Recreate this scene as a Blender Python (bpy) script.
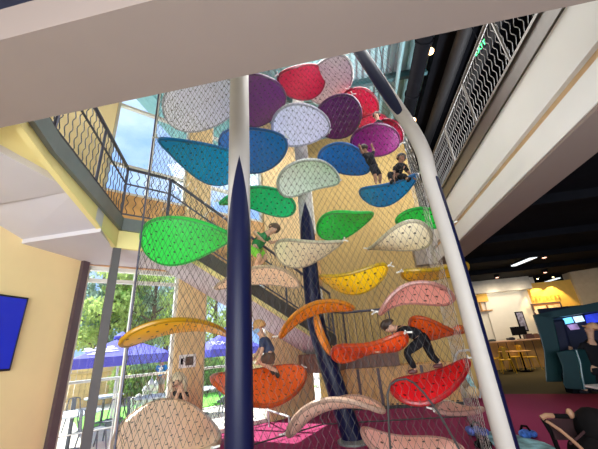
import bpy, bmesh, math, random
from math import pi, sin, cos, radians
from mathutils import Vector, Matrix, Euler
random.seed(7)
for o in list(bpy.data.objects):
    bpy.data.objects.remove(o, do_unlink=True)
SC = bpy.context.scene
COL = SC.collection

# ------------------------------------------------------------------ camera
W, H, F, CX, CY = 598, 449, 300.0, 299.0, 224.5
EYE = Vector((0, 0, 1.6))
def camdir(u, v): return Vector((u - CX, -(v - CY), -F))
UP = camdir(239, -515).normalized()
YA = camdir(358, 345); YA = (YA - UP * UP.dot(YA)).normalized()
XA = YA.cross(UP)
ROT = Matrix((XA, YA, UP))                       # world = ROT @ camera
cam_data = bpy.data.cameras.new('camera'); cam = bpy.data.objects.new('camera', cam_data)
COL.objects.link(cam)
cam_data.sensor_fit = 'HORIZONTAL'; cam_data.sensor_width = 36.0; cam_data.lens = F / W * 36.0
cam_data.clip_start = 0.05; cam_data.clip_end = 300
cam.matrix_world = Matrix.Translation(EYE) @ ROT.to_4x4()
SC.camera = cam
def ray(u, v): return (ROT @ camdir(u, v)).normalized()
def atY(u, v, y): d = ray(u, v); return EYE + d * (y / d.y)
def atZ(u, v, z): d = ray(u, v); return EYE + d * ((z - 1.6) / d.z)

# ------------------------------------------------------------------ sky, sun, lamps, exposure
SC.view_settings.view_transform = 'Standard'
SC.view_settings.look = 'None'
SC.view_settings.gamma = 1.0
SC.view_settings.use_curve_mapping = False
SC.view_settings.exposure = 0.6
world = bpy.data.worlds.new('sky'); SC.world = world; world.use_nodes = True
wn = world.node_tree; wn.nodes.clear()
wo = wn.nodes.new('ShaderNodeOutputWorld'); wb = wn.nodes.new('ShaderNodeBackground')
wt = wn.nodes.new('ShaderNodeTexCoord'); wnz = wn.nodes.new('ShaderNodeTexNoise'); wr = wn.nodes.new('ShaderNodeValToRGB')
wm = wn.nodes.new('ShaderNodeMapping'); wm.inputs['Scale'].default_value = (1, 1, 2.4)
wn.links.new(wt.outputs['Generated'], wm.inputs['Vector']); wn.links.new(wm.outputs['Vector'], wnz.inputs['Vector'])
wnz.inputs['Scale'].default_value = 2.2; wnz.inputs['Detail'].default_value = 6
wr.color_ramp.elements[0].position = 0.46; wr.color_ramp.elements[0].color = (0.22, 0.34, 0.62, 1)
wr.color_ramp.elements[1].position = 0.66; wr.color_ramp.elements[1].color = (0.62, 0.68, 0.76, 1)
wn.links.new(wnz.outputs['Fac'], wr.inputs['Fac']); wn.links.new(wr.outputs['Color'], wb.inputs['Color'])
wb.inputs['Strength'].default_value = 1.6
wn.links.new(wb.outputs['Background'], wo.inputs['Surface'])

def lamp(name, kind, loc, energy, color=(1, 1, 1), size=1.0, size_y=None, look=None):
    d = bpy.data.lights.new(name, kind); d.energy = energy; d.color = color
    if kind == 'AREA':
        d.size = size
        if size_y: d.shape = 'RECTANGLE'; d.size_y = size_y
    elif kind in ('POINT', 'SPOT'): d.shadow_soft_size = size
    o = bpy.data.objects.new(name, d); COL.objects.link(o); o.location = loc
    if look is not None: o.rotation_euler = Vector(look).to_track_quat('-Z', 'Y').to_euler()
    return o
sun = lamp('sun', 'SUN', (-10, 12, 15), 10.0, (1, 0.94, 0.84), look=(0.562, -0.171, -0.809)); sun.data.angle = radians(0.6)
lamp('atrium_fill_light', 'AREA', (0.6, 5.4, 8.5), 330, (1.0, 0.97, 0.92), 3.5, 5.0, look=(0, 0, -1))  # added fill under the roof deck to brighten the atrium, no fixture there
lamp('foyer_fill_light', 'AREA', (-0.8, -2.2, 3.7), 50, (1.0, 0.98, 0.96), 5.0, 3.5, look=(0, 0, -1))  # unseen fill over the foyer, added so its floor bounces light to the soffits
lamp('front_fill_light', 'AREA', (0.5, -3.85, 1.9), 680, (0.88, 0.94, 1.0), 9.0, 3.2, look=(0, 1, 0.12))  # added area lamp behind the camera, lightens platform undersides and soffits
lamp('upper_fill_light', 'AREA', (4.3, 6.0, 5.9), 240, (0.93, 0.96, 1.0), 6.0, 1.4, look=(-1, 0, 0.25))  # invented fill at the right railing, brightens undersides of the upper platforms
lamp('landing_fill_light', 'AREA', (-4.8, 2.9, 5.3), 42, (0.93, 0.96, 1.0), 2.2, 1.2, look=(1, 0.55, 0.2))  # made-up fill by the left wall, brightening the high platforms from that side
lamp('cafe_ceiling_light', 'AREA', (7.0, 14.8, 3.8), 85, (1.0, 0.83, 0.6), 3.0, 1.6, look=(0, 0, -1))

# ------------------------------------------------------------------ materials
MATS = {}
def mat(name, col, rough=0.5, metal=0.0, var=0.06, scale=6.0, bump=0.0, spec=0.5, emit=0.0):
    if name in MATS: return MATS[name]
    m = bpy.data.materials.new(name); m.use_nodes = True; t = m.node_tree; b = t.nodes['Principled BSDF']
    b.inputs['Roughness'].default_value = rough; b.inputs['Metallic'].default_value = metal
    b.inputs['Specular IOR Level'].default_value = spec
    tc = t.nodes.new('ShaderNodeTexCoord'); nz = t.nodes.new('ShaderNodeTexNoise'); rp = t.nodes.new('ShaderNodeValToRGB')
    nz.inputs['Scale'].default_value = scale; nz.inputs['Detail'].default_value = 4
    t.links.new(tc.outputs['Object'], nz.inputs['Vector']); t.links.new(nz.outputs['Fac'], rp.inputs['Fac'])
    rp.color_ramp.elements[0].position = 0.3; rp.color_ramp.elements[1].position = 0.7
    rp.color_ramp.elements[0].color = tuple(c * (1 - var) for c in col) + (1,)
    rp.color_ramp.elements[1].color = tuple(min(1, c * (1 + var)) for c in col) + (1,)
    t.links.new(rp.outputs['Color'], b.inputs['Base Color'])
    if bump:
        bp = t.nodes.new('ShaderNodeBump'); bp.inputs['Strength'].default_value = bump
        t.links.new(nz.outputs['Fac'], bp.inputs['Height']); t.links.new(bp.outputs['Normal'], b.inputs['Normal'])
    if emit:
        t.links.new(rp.outputs['Color'], b.inputs['Emission Color']); b.inputs['Emission Strength'].default_value = emit
    MATS[name] = m; return m

def leafy(name, col):
    m = mat(name, col, .6, var=.3); t = m.node_tree; b = t.nodes['Principled BSDF']; o = [n for n in t.nodes if n.type == 'OUTPUT_MATERIAL'][0]
    tr = t.nodes.new('ShaderNodeBsdfTranslucent'); mx = t.nodes.new('ShaderNodeMixShader'); mx.inputs['Fac'].default_value = .5
    rp = [n for n in t.nodes if n.type == 'VALTORGB'][0]; t.links.new(rp.outputs['Color'], tr.inputs['Color'])
    t.links.new(b.outputs[0], mx.inputs[1]); t.links.new(tr.outputs[0], mx.inputs[2]); t.links.new(mx.outputs[0], o.inputs['Surface']); return m
def glass_mat():
    m = bpy.data.materials.new('window_glass'); m.use_nodes = True; t = m.node_tree; t.nodes.clear()
    o = t.nodes.new('ShaderNodeOutputMaterial'); mx = t.nodes.new('ShaderNodeMixShader')
    a = t.nodes.new('ShaderNodeBsdfTransparent'); g = t.nodes.new('ShaderNodeBsdfGlossy'); g.inputs['Roughness'].default_value = 0.02
    a.inputs['Color'].default_value = (0.93, 0.97, 0.98, 1); mx.inputs['Fac'].default_value = 0.05
    t.links.new(a.outputs[0], mx.inputs[1]); t.links.new(g.outputs[0], mx.inputs[2]); t.links.new(mx.outputs[0], o.inputs['Surface'])
    return m
GLASS = glass_mat()

def dotted(name, col, rough=0.38):
    """painted plywood with a grid of small drilled holes and bolt heads"""
    if name in MATS: return MATS[name]
    m = mat(name, col, rough, 0, 0.05, 3.0); t = m.node_tree; b = t.nodes['Principled BSDF']
    rp = [n for n in t.nodes if n.type == 'VALTORGB'][0]; tc = [n for n in t.nodes if n.type == 'TEX_COORD'][0]
    vo = t.nodes.new('ShaderNodeTexVoronoi'); vo.voronoi_dimensions = '2D'; vo.inputs['Scale'].default_value = 6.2; vo.inputs['Randomness'].default_value = 0.35
    t.links.new(tc.outputs['Object'], vo.inputs['Vector'])
    lt = t.nodes.new('ShaderNodeMath'); lt.operation = 'LESS_THAN'; lt.inputs[1].default_value = 0.115
    t.links.new(vo.outputs['Distance'], lt.inputs[0])
    mx = t.nodes.new('ShaderNodeMix'); mx.data_type = 'RGBA'; mx.inputs['B'].default_value = tuple(c * 0.12 for c in col) + (1,)
    t.links.new(lt.outputs[0], mx.inputs['Factor']); t.links.new(rp.outputs['Color'], mx.inputs['A']); t.links.new(mx.outputs['Result'], b.inputs['Base Color'])
    b.inputs['Specular IOR Level'].default_value = 0.3
    return m

# ------------------------------------------------------------------ mesh helpers
class MB:
    def __init__(self): self.v = []; self.f = []; self.mi = []
    def add(self, vs, fs, mi=0):
        o = len(self.v); self.v += [tuple(x) for x in vs]
        for f in fs: self.f.append(tuple(i + o for i in f)); self.mi.append(mi)
        return self
    def box(self, c, s, rz=0, M=None, mi=0):
        vs = [Vector((x * s[0] / 2, y * s[1] / 2, z * s[2] / 2)) for x in (-1, 1) for y in (-1, 1) for z in (-1, 1)]
        R = M if M is not None else Matrix.Rotation(rz, 3, 'Z')
        vs = [R @ p + Vector(c) for p in vs]
        return self.add(vs, [(0, 1, 3, 2), (4, 6, 7, 5), (0, 4, 5, 1), (2, 3, 7, 6), (0, 2, 6, 4), (1, 5, 7, 3)], mi)
    def prism(self, poly, z0, z1, mi=0):
        """plan polygon [(x,y)..] between heights (numbers or per-vertex lists)"""
        n = len(poly); zb = z0 if isinstance(z0, (list, tuple)) else [z0] * n; zt = z1 if isinstance(z1, (list, tuple)) else [z1] * n
        a = sum(poly[i][0] * poly[(i + 1) % n][1] - poly[(i + 1) % n][0] * poly[i][1] for i in range(n))
        if a < 0: poly = poly[::-1]; zb = zb[::-1]; zt = zt[::-1]
        vs = [(p[0], p[1], zb[i]) for i, p in enumerate(poly)] + [(p[0], p[1], zt[i]) for i, p in enumerate(poly)]
        fs = [tuple(range(n))[::-1], tuple(range(n, 2 * n))] + [(i, (i + 1) % n, n + (i + 1) % n, n + i) for i in range(n)]
        return self.add(vs, fs, mi)
    def slab(self, pts, off, mi=0):
        """3-D polygon given a thickness vector"""
        n = len(pts); off = Vector(off); vs = [Vector(p) for p in pts] + [Vector(p) + off for p in pts]
        return self.add(vs, [tuple(range(n)), tuple(range(n, 2 * n))[::-1]] + [(i, n + i, n + (i + 1) % n, (i + 1) % n) for i in range(n)], mi)
    def tube(self, pts, r, seg=8, caps=True, closed=False, mi=0):
        pts = [Vector(p) for p in pts]; n = len(pts); rr = r if isinstance(r, (list, tuple)) else [r] * n
        o = len(self.v); ref = None
        for i, p in enumerate(pts):
            if closed: t = pts[(i + 1) % n] - pts[i - 1]
            else: t = pts[min(i + 1, n - 1)] - pts[max(i - 1, 0)]
            t = t.normalized() if t.length > 1e-9 else Vector((0, 0, 1))
            if ref is None: ref = Vector((0, 0, 1)) if abs(t.z) < 0.9 else Vector((1, 0, 0))
            a = t.cross(ref)
            if a.length < 1e-6: a = t.orthogonal()
            a.normalize(); b = t.cross(a).normalized(); ref = -b if False else a.cross(t)
            for k in range(seg):
                q = 2 * pi * k / seg; self.v.append(tuple(p + a * (rr[i] * cos(q)) + b * (rr[i] * sin(q))))
        for i in range(n if closed else n - 1):
            j = (i + 1) % n
            for k in range(seg):
                l = (k + 1) % seg; self.f.append((o + i * seg + k, o + i * seg + l, o + j * seg + l, o + j * seg + k)); self.mi.append(mi)
        if caps and not closed:
            self.f.append(tuple(o + k for k in range(seg))[::-1]); self.mi.append(mi)
            self.f.append(tuple(o + (n - 1) * seg + k for k in range(seg))); self.mi.append(mi)
        return self
    def lathe(self, prof, c=(0, 0, 0), seg=20, M=None, mi=0):
        o = len(self.v); n = len(prof); c = Vector(c)
        for (r, z) in prof:
            for k in range(seg):
                p = Vector((r * cos(2 * pi * k / seg), r * sin(2 * pi * k / seg), z))
                self.v.append(tuple((M @ p if M is not None else p) + c))
        for i in range(n - 1):
            for k in range(seg):
                l = (k + 1) % seg; self.f.append((o + i * seg + k, o + i * seg + l, o + (i + 1) * seg + l, o + (i + 1) * seg + k)); self.mi.append(mi)
        self.f.append(tuple(o + k for k in range(seg))[::-1]); self.mi.append(mi)
        self.f.append(tuple(o + (n - 1) * seg + k for k in range(seg))); self.mi.append(mi)
        return self
    def ball(self, c, r, seg=12, sc=(1, 1, 1), M=None, mi=0):
        prof = [(max(1e-4, r * sin(pi * i / 8)), -r * cos(pi * i / 8)) for i in range(9)]
        S = Matrix.Diagonal(sc); return self.lathe(prof, c, seg, (M @ S) if M is not None else S, mi)
    def build(self, name, m, parent=None, smooth=False, bevel=0.0, base=None):
        """base: world point used as the object's own origin"""
        vs = self.v
        if base is not None:
            b = Vector(base); vs = [tuple(Vector(p) - b) for p in vs]
        me = bpy.data.meshes.new(name); me.from_pydata(vs, [], self.f); me.update()
        for x in (m if isinstance(m, (list, tuple)) else [m]): me.materials.append(x)
        me.polygons.foreach_set('material_index', self.mi)
        bm = bmesh.new(); bm.from_mesh(me); bmesh.ops.recalc_face_normals(bm, faces=bm.faces); bm.to_mesh(me); bm.free()
        if smooth:
            me.polygons.foreach_set('use_smooth', [True] * len(me.polygons))
            try: me.set_sharp_from_angle(angle=radians(40))
            except Exception: pass
        o = bpy.data.objects.new(name, me); COL.objects.link(o)
        if base is not None: o.location = base
        if parent is not None: o.parent = parent
        if bevel:
            md = o.modifiers.new('bevel', 'BEVEL'); md.width = bevel; md.segments = 2; md.limit_method = 'ANGLE'
        return o

def tag(o, label, cat, group=None, kind=None):
    if label: o['label'] = label
    if cat: o['category'] = cat
    if group: o['group'] = group
    if kind: o['kind'] = kind
    return o
def struct(o): o['kind'] = 'structure'; return o
def thing(name, label, cat, loc=(0, 0, 0), rz=0.0, group=None):
    o = bpy.data.objects.new(name, None); o.empty_display_size = 0.1; COL.objects.link(o)
    o.location = loc; o.rotation_euler = (0, 0, rz); return tag(o, label, cat, group)
def copy_tree(o, parent=None):
    c = o.copy(); COL.objects.link(c)
    if parent is not None: c.parent = parent
    for ch in list(o.children): copy_tree(ch, c)
    return c
def text_mesh(name, s, size, m, parent, M, depth=0.004):
    """lettering turned into a mesh; M: 4x4 local placement"""
    cu = bpy.data.curves.new(name, 'FONT'); cu.body = s; cu.size = size; cu.extrude = depth; cu.align_x = 'CENTER'; cu.align_y = 'CENTER'
    t = bpy.data.objects.new(name, cu); COL.objects.link(t)
    dg = bpy.context.evaluated_depsgraph_get(); me = bpy.data.meshes.new_from_object(t.evaluated_get(dg))
    bpy.data.objects.remove(t, do_unlink=True); bpy.data.curves.remove(cu)
    me.materials.clear(); me.materials.append(m)
    o = bpy.data.objects.new(name, me); COL.objects.link(o); o.parent = parent; o.matrix_local = M; return o

# ------------------------------------------------------------------ setting: floors, walls, ceilings, windows
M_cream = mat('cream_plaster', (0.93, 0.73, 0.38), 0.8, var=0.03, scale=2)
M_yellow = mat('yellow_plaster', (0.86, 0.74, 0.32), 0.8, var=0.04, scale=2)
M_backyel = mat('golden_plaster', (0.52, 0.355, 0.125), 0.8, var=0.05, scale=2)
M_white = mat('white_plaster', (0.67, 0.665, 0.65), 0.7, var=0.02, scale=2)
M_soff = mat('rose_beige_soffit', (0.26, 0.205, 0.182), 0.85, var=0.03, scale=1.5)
M_lav = mat('lavender_soffit', (0.60, 0.575, 0.61), 0.85, var=0.02, scale=2)
M_black = mat('black_ceiling_paint', (0.005, 0.0055, 0.008), 0.95, var=0.2, spec=.1)
M_navyc = mat('navy_ceiling_paint', (0.010, 0.014, 0.040), 0.9, var=0.2)
M_steel = mat('grey_painted_steel', (0.20, 0.22, 0.21), 0.45, 0.3)
M_steelw = mat('warm_grey_painted_steel', (0.105, 0.09, 0.078), 0.45, 0.3)
M_rail = mat('dark_rail_steel', (0.10, 0.10, 0.14), 0.4, 0.4)
M_wire = mat('rail_wire_steel', (0.06, 0.055, 0.065), 0.5, 0.2)
M_brown = mat('dark_brown_metal', (0.10, 0.065, 0.075), 0.5, 0.2)
M_wood = mat('orange_plywood', (0.62, 0.34, 0.12), 0.55, var=0.22, scale=4)
M_alum = mat('pale_window_frame', (0.72, 0.70, 0.62), 0.45, 0.1)
M_tealdeck = mat('teal_metal_deck', (0.24, 0.47, 0.50), 0.6, 0.0)
M_tealbeam = mat('teal_beam_paint', (0.06, 0.16, 0.18), 0.5, 0.2)

def floor_material():
    m = mat('carpet_floor', (0.2, 0.2, 0.2), 0.95, var=0.0); t = m.node_tree; b = t.nodes['Principled BSDF']; N = t.nodes; L = t.links
    ge = N.new('ShaderNodeNewGeometry'); sx = N.new('ShaderNodeSeparateXYZ'); L.new(ge.outputs['Position'], sx.inputs[0])
    nz = N.new('ShaderNodeTexNoise'); nz.inputs['Scale'].default_value = 60; L.new(ge.outputs['Position'], nz.inputs['Vector'])
    # olive beyond the slanted edge  y + 0.34 x > 11.25
    k = N.new('ShaderNodeMath'); k.operation = 'MULTIPLY_ADD'; k.inputs[1].default_value = 0.34; L.new(sx.outputs['X'], k.inputs[0]); L.new(sx.outputs['Y'], k.inputs[2])
    g = N.new('ShaderNodeMath'); g.operation = 'GREATER_THAN'; g.inputs[1].default_value = 11.25; L.new(k.outputs[0], g.inputs[0])
    r = N.new('ShaderNodeMapRange'); r.inputs['From Min'].default_value = 3.8; r.inputs['From Max'].default_value = 6.0; L.new(sx.outputs['X'], r.inputs['Value'])
    a = N.new('ShaderNodeMix'); a.data_type = 'RGBA'; a.inputs['A'].default_value = (0.27, 0.035, 0.10, 1); a.inputs['B'].default_value = (0.42, 0.05, 0.05, 1); L.new(r.outputs['Result'], a.inputs['Factor'])
    c = N.new('ShaderNodeMix'); c.data_type = 'RGBA'; c.inputs['B'].default_value = (0.10, 0.078, 0.036, 1); L.new(a.outputs['Result'], c.inputs['A']); L.new(g.outputs[0], c.inputs['Factor'])
    fy = N.new('ShaderNodeMath'); fy.operation = 'LESS_THAN'; fy.inputs[1].default_value = 3.4; L.new(sx.outputs['Y'], fy.inputs[0])
    e = N.new('ShaderNodeMix'); e.data_type = 'RGBA'; e.inputs['B'].default_value = (0.50, 0.48, 0.46, 1); L.new(c.outputs['Result'], e.inputs['A']); L.new(fy.outputs[0], e.inputs['Factor']); c = e   # unseen foyer floor, made pale to bounce light onto the soffits
    h = N.new('ShaderNodeHueSaturation'); v = N.new('ShaderNodeMapRange'); v.inputs['To Min'].default_value = 0.75; v.inputs['To Max'].default_value = 1.25
    L.new(nz.outputs['Fac'], v.inputs['Value']); L.new(v.outputs['Result'], h.inputs['Value']); L.new(c.outputs['Result'], h.inputs['Color']); L.new(h.outputs['Color'], b.inputs['Base Color'])
    b.inputs['Specular IOR Level'].default_value = 0.1
    return m
az = radians(42); D = Vector((sin(az), cos(az), 0)); NG = Vector((D.y, -D.x, 0))      # along and inward-normal of the glass wall
G0 = Vector((-5.0, 5.18, 0)); S0 = Vector((-3.9, 4.35, 0))
def gp(t, off=0.0, z=0.0): return G0 + D * t + NG * off + Vector((0, 0, z))
def sp(t, off=0.0, z=0.0): return S0 + D * t + NG * off + Vector((0, 0, z))
T_END = 6.08
cor = gp(T_END)
struct(MB().prism([(-5.3, -4), (16, -4), (16, 20), (2.5, 20), (2.5, cor.y + .2), (cor.x, cor.y + .2), (G0.x - .3, G0.y)], -0.12, 0.0).build('floor', floor_material()))
# left wall with the trim strip beside the glazing
struct(MB().box((-5.12, 0.465, 4.5), (0.24, 8.93, 9.0)).build('wall_left', M_cream))
struct(MB().box((-4.97, 4.86, 1.72), (0.07, 0.14, 3.44)).build('trim_1', M_brown))
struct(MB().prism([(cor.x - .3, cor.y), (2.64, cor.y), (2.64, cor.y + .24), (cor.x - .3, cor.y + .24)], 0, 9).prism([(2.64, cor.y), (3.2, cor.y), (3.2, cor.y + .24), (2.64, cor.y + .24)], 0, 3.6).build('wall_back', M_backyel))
struct(MB().box((3, -4.1, 4.5), (17, 0.2, 9.2)).build('wall_front', M_cream))
struct(MB().box((16.1, 8, 4.5), (0.2, 24, 9.2)).build('wall_right', mat('dark_wall', (0.03, 0.03, 0.035), 0.9)))
struct(MB().box((9.2, 20.1, 4.5), (14, 0.2, 9.2)).build('wall_far', MATS['dark_wall']))
# ceilings
mb = MB()
for i in range(46):                                             # ribbed metal roof deck, ribs run front to back
    x = -5.2 + i * 0.18
    mb.box((x + 0.05, 5.0, 9.02), (0.10, 13, 0.05)); mb.box((x + 0.14, 5.0, 9.08), (0.08, 13, 0.06))
mb.box((0, 5, 9.16), (11.5, 13, 0.1))
struct(mb.build('ceiling', M_tealdeck))
mb = MB()
for y in (2.6, 4.9, 7.2): mb.box((-0.9, y, 8.78), (8.0, 0.12, 0.04)).box((-0.9, y, 8.98), (8.0, 0.12, 0.04)).box((-0.9, y, 8.88), (8.0, 0.03, 0.2))
struct(mb.build('ceiling_beam', M_tealbeam))
struct(MB().box((9.6, 8, 8.9), (12.9, 24, 0.3)).build('ceiling_upper', M_black))
struct(MB().prism([(-5.0, -4), (16, -4), (16, 1.02), (-5.0, 1.02)], 3.95, 4.1).build('ceiling_front', M_navyc))
mb = MB().prism([(3.33, 1.02), (16, 1.02), (16, 20), (3.33, 20)], 3.95, 4.05)
for y in (3.5, 6, 8.5, 11, 13.5): mb.box((9.6, y, 3.86), (12.5, 0.12, 0.18))
struct(mb.build('ceiling_right', M_black))
# bulkhead round the atrium: near run overhead, right run with a white upper face
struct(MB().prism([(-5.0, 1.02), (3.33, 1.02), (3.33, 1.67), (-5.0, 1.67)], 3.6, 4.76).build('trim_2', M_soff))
mb = MB()
Y1 = 12.0
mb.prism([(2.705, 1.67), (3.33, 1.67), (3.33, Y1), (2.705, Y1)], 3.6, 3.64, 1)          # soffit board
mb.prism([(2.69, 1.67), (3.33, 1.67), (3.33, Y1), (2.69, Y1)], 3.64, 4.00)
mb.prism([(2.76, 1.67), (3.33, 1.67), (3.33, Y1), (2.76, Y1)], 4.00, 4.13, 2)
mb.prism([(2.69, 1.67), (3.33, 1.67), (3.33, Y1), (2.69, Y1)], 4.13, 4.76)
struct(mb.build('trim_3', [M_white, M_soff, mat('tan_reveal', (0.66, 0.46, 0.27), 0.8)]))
# upper floor on the right, behind the steel channel
struct(MB().box((9.5, 6, 4.94), (12.8, 16, 0.28)).build('floor_upper', mat('upper_floor', (0.05, 0.045, 0.05), 0.9)))
struct(MB().box((2.4, 9.55, 4.25), (0.62, 0.3, 1.3)).build('wall_pier', mat('taupe_wall', (0.30, 0.25, 0.20), 0.8)))

struct(MB().box((2.62, 15, 4.5), (.16, 10.1, 9)).build('wall_cafe_left', M_white))  # unseen wall closing the cafe's left side, added to keep the sun out
# glazed wall
def gbox(mb, t0, t1, z0, z1, d0=-0.09, d1=0.09, mi=0):
    return mb.prism([tuple(gp(t0, d0)[:2]), tuple(gp(t1, d0)[:2]), tuple(gp(t1, d1)[:2]), tuple(gp(t0, d1)[:2])], z0, z1, mi)
ZT = 8.98
mb = MB()
gbox(mb, 1.62, 2.25, 0, ZT, -.15, .15); gbox(mb, 3.95, 5.35, 0, ZT, -.15, .15)
gbox(mb, -0.36, -0.17, 0, ZT, -.2, .04)
struct(mb.build('wall_glazed', mat('gold_pier', (0.74, 0.53, 0.26), 0.7, var=.04)))
mb = MB(); gbox(mb, -0.17, 1.62, 3.44, 5.1, -.12, .1); gbox(mb, 2.25, 3.95, 3.3, 5.1, -.12, .1); gbox(mb, 5.35, T_END, 3.3, 5.1, -.12, .1)
struct(mb.build('wall_spandrel', M_wood))
wi = 0
for (a, b) in ((-0.17, 1.62), (2.25, 3.95), (5.35, T_END)):
    for (z0, z1, trs) in ((0.0, 3.4, (3.12,)), (5.1, ZT, (5.88, 7.6))):
        wi += 1
        f = MB(); gbox(f, a, a + .06, z0, z1, -.06, .06); gbox(f, b - .06, b, z0, z1, -.06, .06); gbox(f, a, b, z0, z0 + .08, -.06, .06); gbox(f, a, b, z1 - .08, z1, -.06, .06)
        n = max(1, round((b - a) / .82))
        for k in range(1, n): t = a + (b - a) * k / n; gbox(f, t - .03, t + .03, z0, z1, -.05, .05)
        for z in trs: gbox(f, a, b, z - .035, z + .035, -.05, .05)
        w = struct(f.build('window_%d' % wi, M_alum))
        g = MB(); gbox(g, a + .03, b - .03, z0 + .04, z1 - .04, -.006, .006); g.build('pane', GLASS, w)

# left landing: deck, soffits, folded bulkheads
edge = [(-2.62, 1.5), (-3.0, 2.2), (-3.9, 4.35), tuple(sp(0.75)[:2])]
gl = [tuple(gp(1.95, .1)[:2]), tuple(gp(0.05, .1)[:2]), (-5.0, 5.1), (-5.0, 1.5)]
struct(MB().prism(edge + gl, 3.74, 3.94).build('floor_landing', M_yellow))
struct(MB().prism([(-3.32, 1.68), (-3.32, 2.86), (-5, 2.86), (-5, 1.68)], 3.66, 3.74).build('ceiling_soffit_1', M_lav))
mb = MB()
A, B_, C_, D_ = Vector((-3.27, 2.86, 3.66)), Vector((-3.60, 3.67, 3.50)), Vector((-5, 3.67, 3.50)), Vector((-5, 2.86, 3.72))
mb.slab([A, B_, C_, D_], (0, 0, .22))
struct(mb.build('ceiling_soffit_2', M_lav))
struct(MB().prism([(-3.60, 3.67), tuple(sp(-.05, -.02)[:2]), tuple(sp(.72, -.02)[:2]), gl[0], gl[1], gl[2], (-5, 3.67)], 3.43, 3.74).build('ceiling_soffit_3', M_lav))
# yellow fascia under the steel channel
def strip(mb, pts, z0, z1, th, side=1, mi=0):
    for (a, b) in zip(pts[:-1], pts[1:]):
        a = Vector((a[0], a[1], 0)); b = Vector((b[0], b[1], 0)); d = (b - a).normalized(); n = Vector((d.y, -d.x, 0)) * th * side
        mb.prism([tuple(a[:2]), tuple(b[:2]), tuple((b + n)[:2]), tuple((a + n)[:2])], z0, z1, mi)
    return mb
zl = [3.64, 3.63, 3.42, 3.42]; mb = MB()
for i in range(3):
    a = Vector((*edge[i], 0)); b = Vector((*edge[i + 1], 0)); d = (b - a).normalized(); n = Vector((d.y, -d.x, 0))
    q = [a + n * .012, b + n * .012, b - n * .06, a - n * .06]; zz = [zl[i], zl[i + 1], zl[i + 1], zl[i]]
    if sum(q[k].x * q[(k + 1) % 4].y - q[(k + 1) % 4].x * q[k].y for k in range(4)) < 0: q = q[::-1]; zz = zz[::-1]
    mb.prism([tuple(p[:2]) for p in q], zz, 3.76)
struct(mb.build('trim_4', M_yellow))
struct(strip(MB(), edge, 3.74, 3.97, .07, 1).build('trim_5', M_steel))

# lower landing at the back with the plank box below it, and the stair
struct(MB().prism([tuple(sp(4.75, -1.2)[:2]), tuple(sp(4.75)[:2]), (-0.35, 8.85), (1.0, 8.85), (1.0, cor.y), (cor.x, cor.y)], 0.95, 1.38).build('floor_mid_landing', mat('brown_fascia', (0.20, 0.11, 0.085), 0.7)))
mb = MB().box((0.95, 9.27, 0.47), (2.7, 0.8, 0.94))
for x in (-0.1, 0.42, 1.5): mb.box((x, 8.86, 0.47), (0.07, 0.05, 0.9), mi=1)
mb.box((0.95, 8.86, 0.035), (2.7, 0.06, 0.07), mi=2)
for i in range(22): mb.box((-0.3 + i * .118, 8.82, 0.1), (0.06, 0.02, 0.03), mi=2)
struct(mb.build('wall_planks', [M_wood, M_brown, mat('black_base', (0.02, 0.02, 0.02), 0.6)]))

# ------------------------------------------------------------------ stair with rails
SL = -0.52
def zs(t): return 3.94 + SL * max(0.0, t - 0.78)              # walking line of the flight
st = thing('staircase', 'grey steel stair descending behind the climber with lavender underside', 'stairs', tuple(sp(2.5, -.5)))
stb = st.location.copy()
def wb(mb, name, m, par, smooth=False):
    mb.v = [tuple(Vector(p) - stb) for p in mb.v]; return mb.build(name, m, par, smooth)
t0, t1 = 0.80, 5.05
def sq(t, off, z): p = sp(t, off); return (p.x, p.y, z)
mb = MB().slab([sq(t0, 0, zs(t0) - .34), sq(t1, 0, zs(t1) - .34), sq(t1, -1.22, zs(t1) - .34), sq(t0, -1.22, zs(t0) - .34)], (0, 0, .1)); wb(mb, 'underside', M_lav, st)
mb = MB().slab([sq(t0, .03, zs(t0) - .36), sq(t1, .03, zs(t1) - .36), sq(t1, .03, zs(t1) - .26), sq(t0, .03, zs(t0) - .26)], tuple(-NG * .05)); wb(mb, 'edge_trim', M_yellow, st)
for off in (.02, -1.2):
    mb = MB().slab([sq(t0, off, zs(t0) - .26), sq(t1, off, zs(t1) - .26), sq(t1, off, zs(t1) + .06), sq(t0, off, zs(t0) + .06)], tuple(-NG * .05)); wb(mb, 'stringer', M_steelw, st)
mb = MB(); nst = 15
for i in range(nst):
    t = t0 + (t1 - t0) * (i + .5) / nst; p = sp(t, -.6); mb.box((p.x, p.y, zs(t) - .05), (1.1, (t1 - t0) / nst + .02, .05), rz=-az)
mb.v = mb.v
wb(mb, 'tread', mat('stair_tread', (.2, .2, .2), .8), st)

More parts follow.
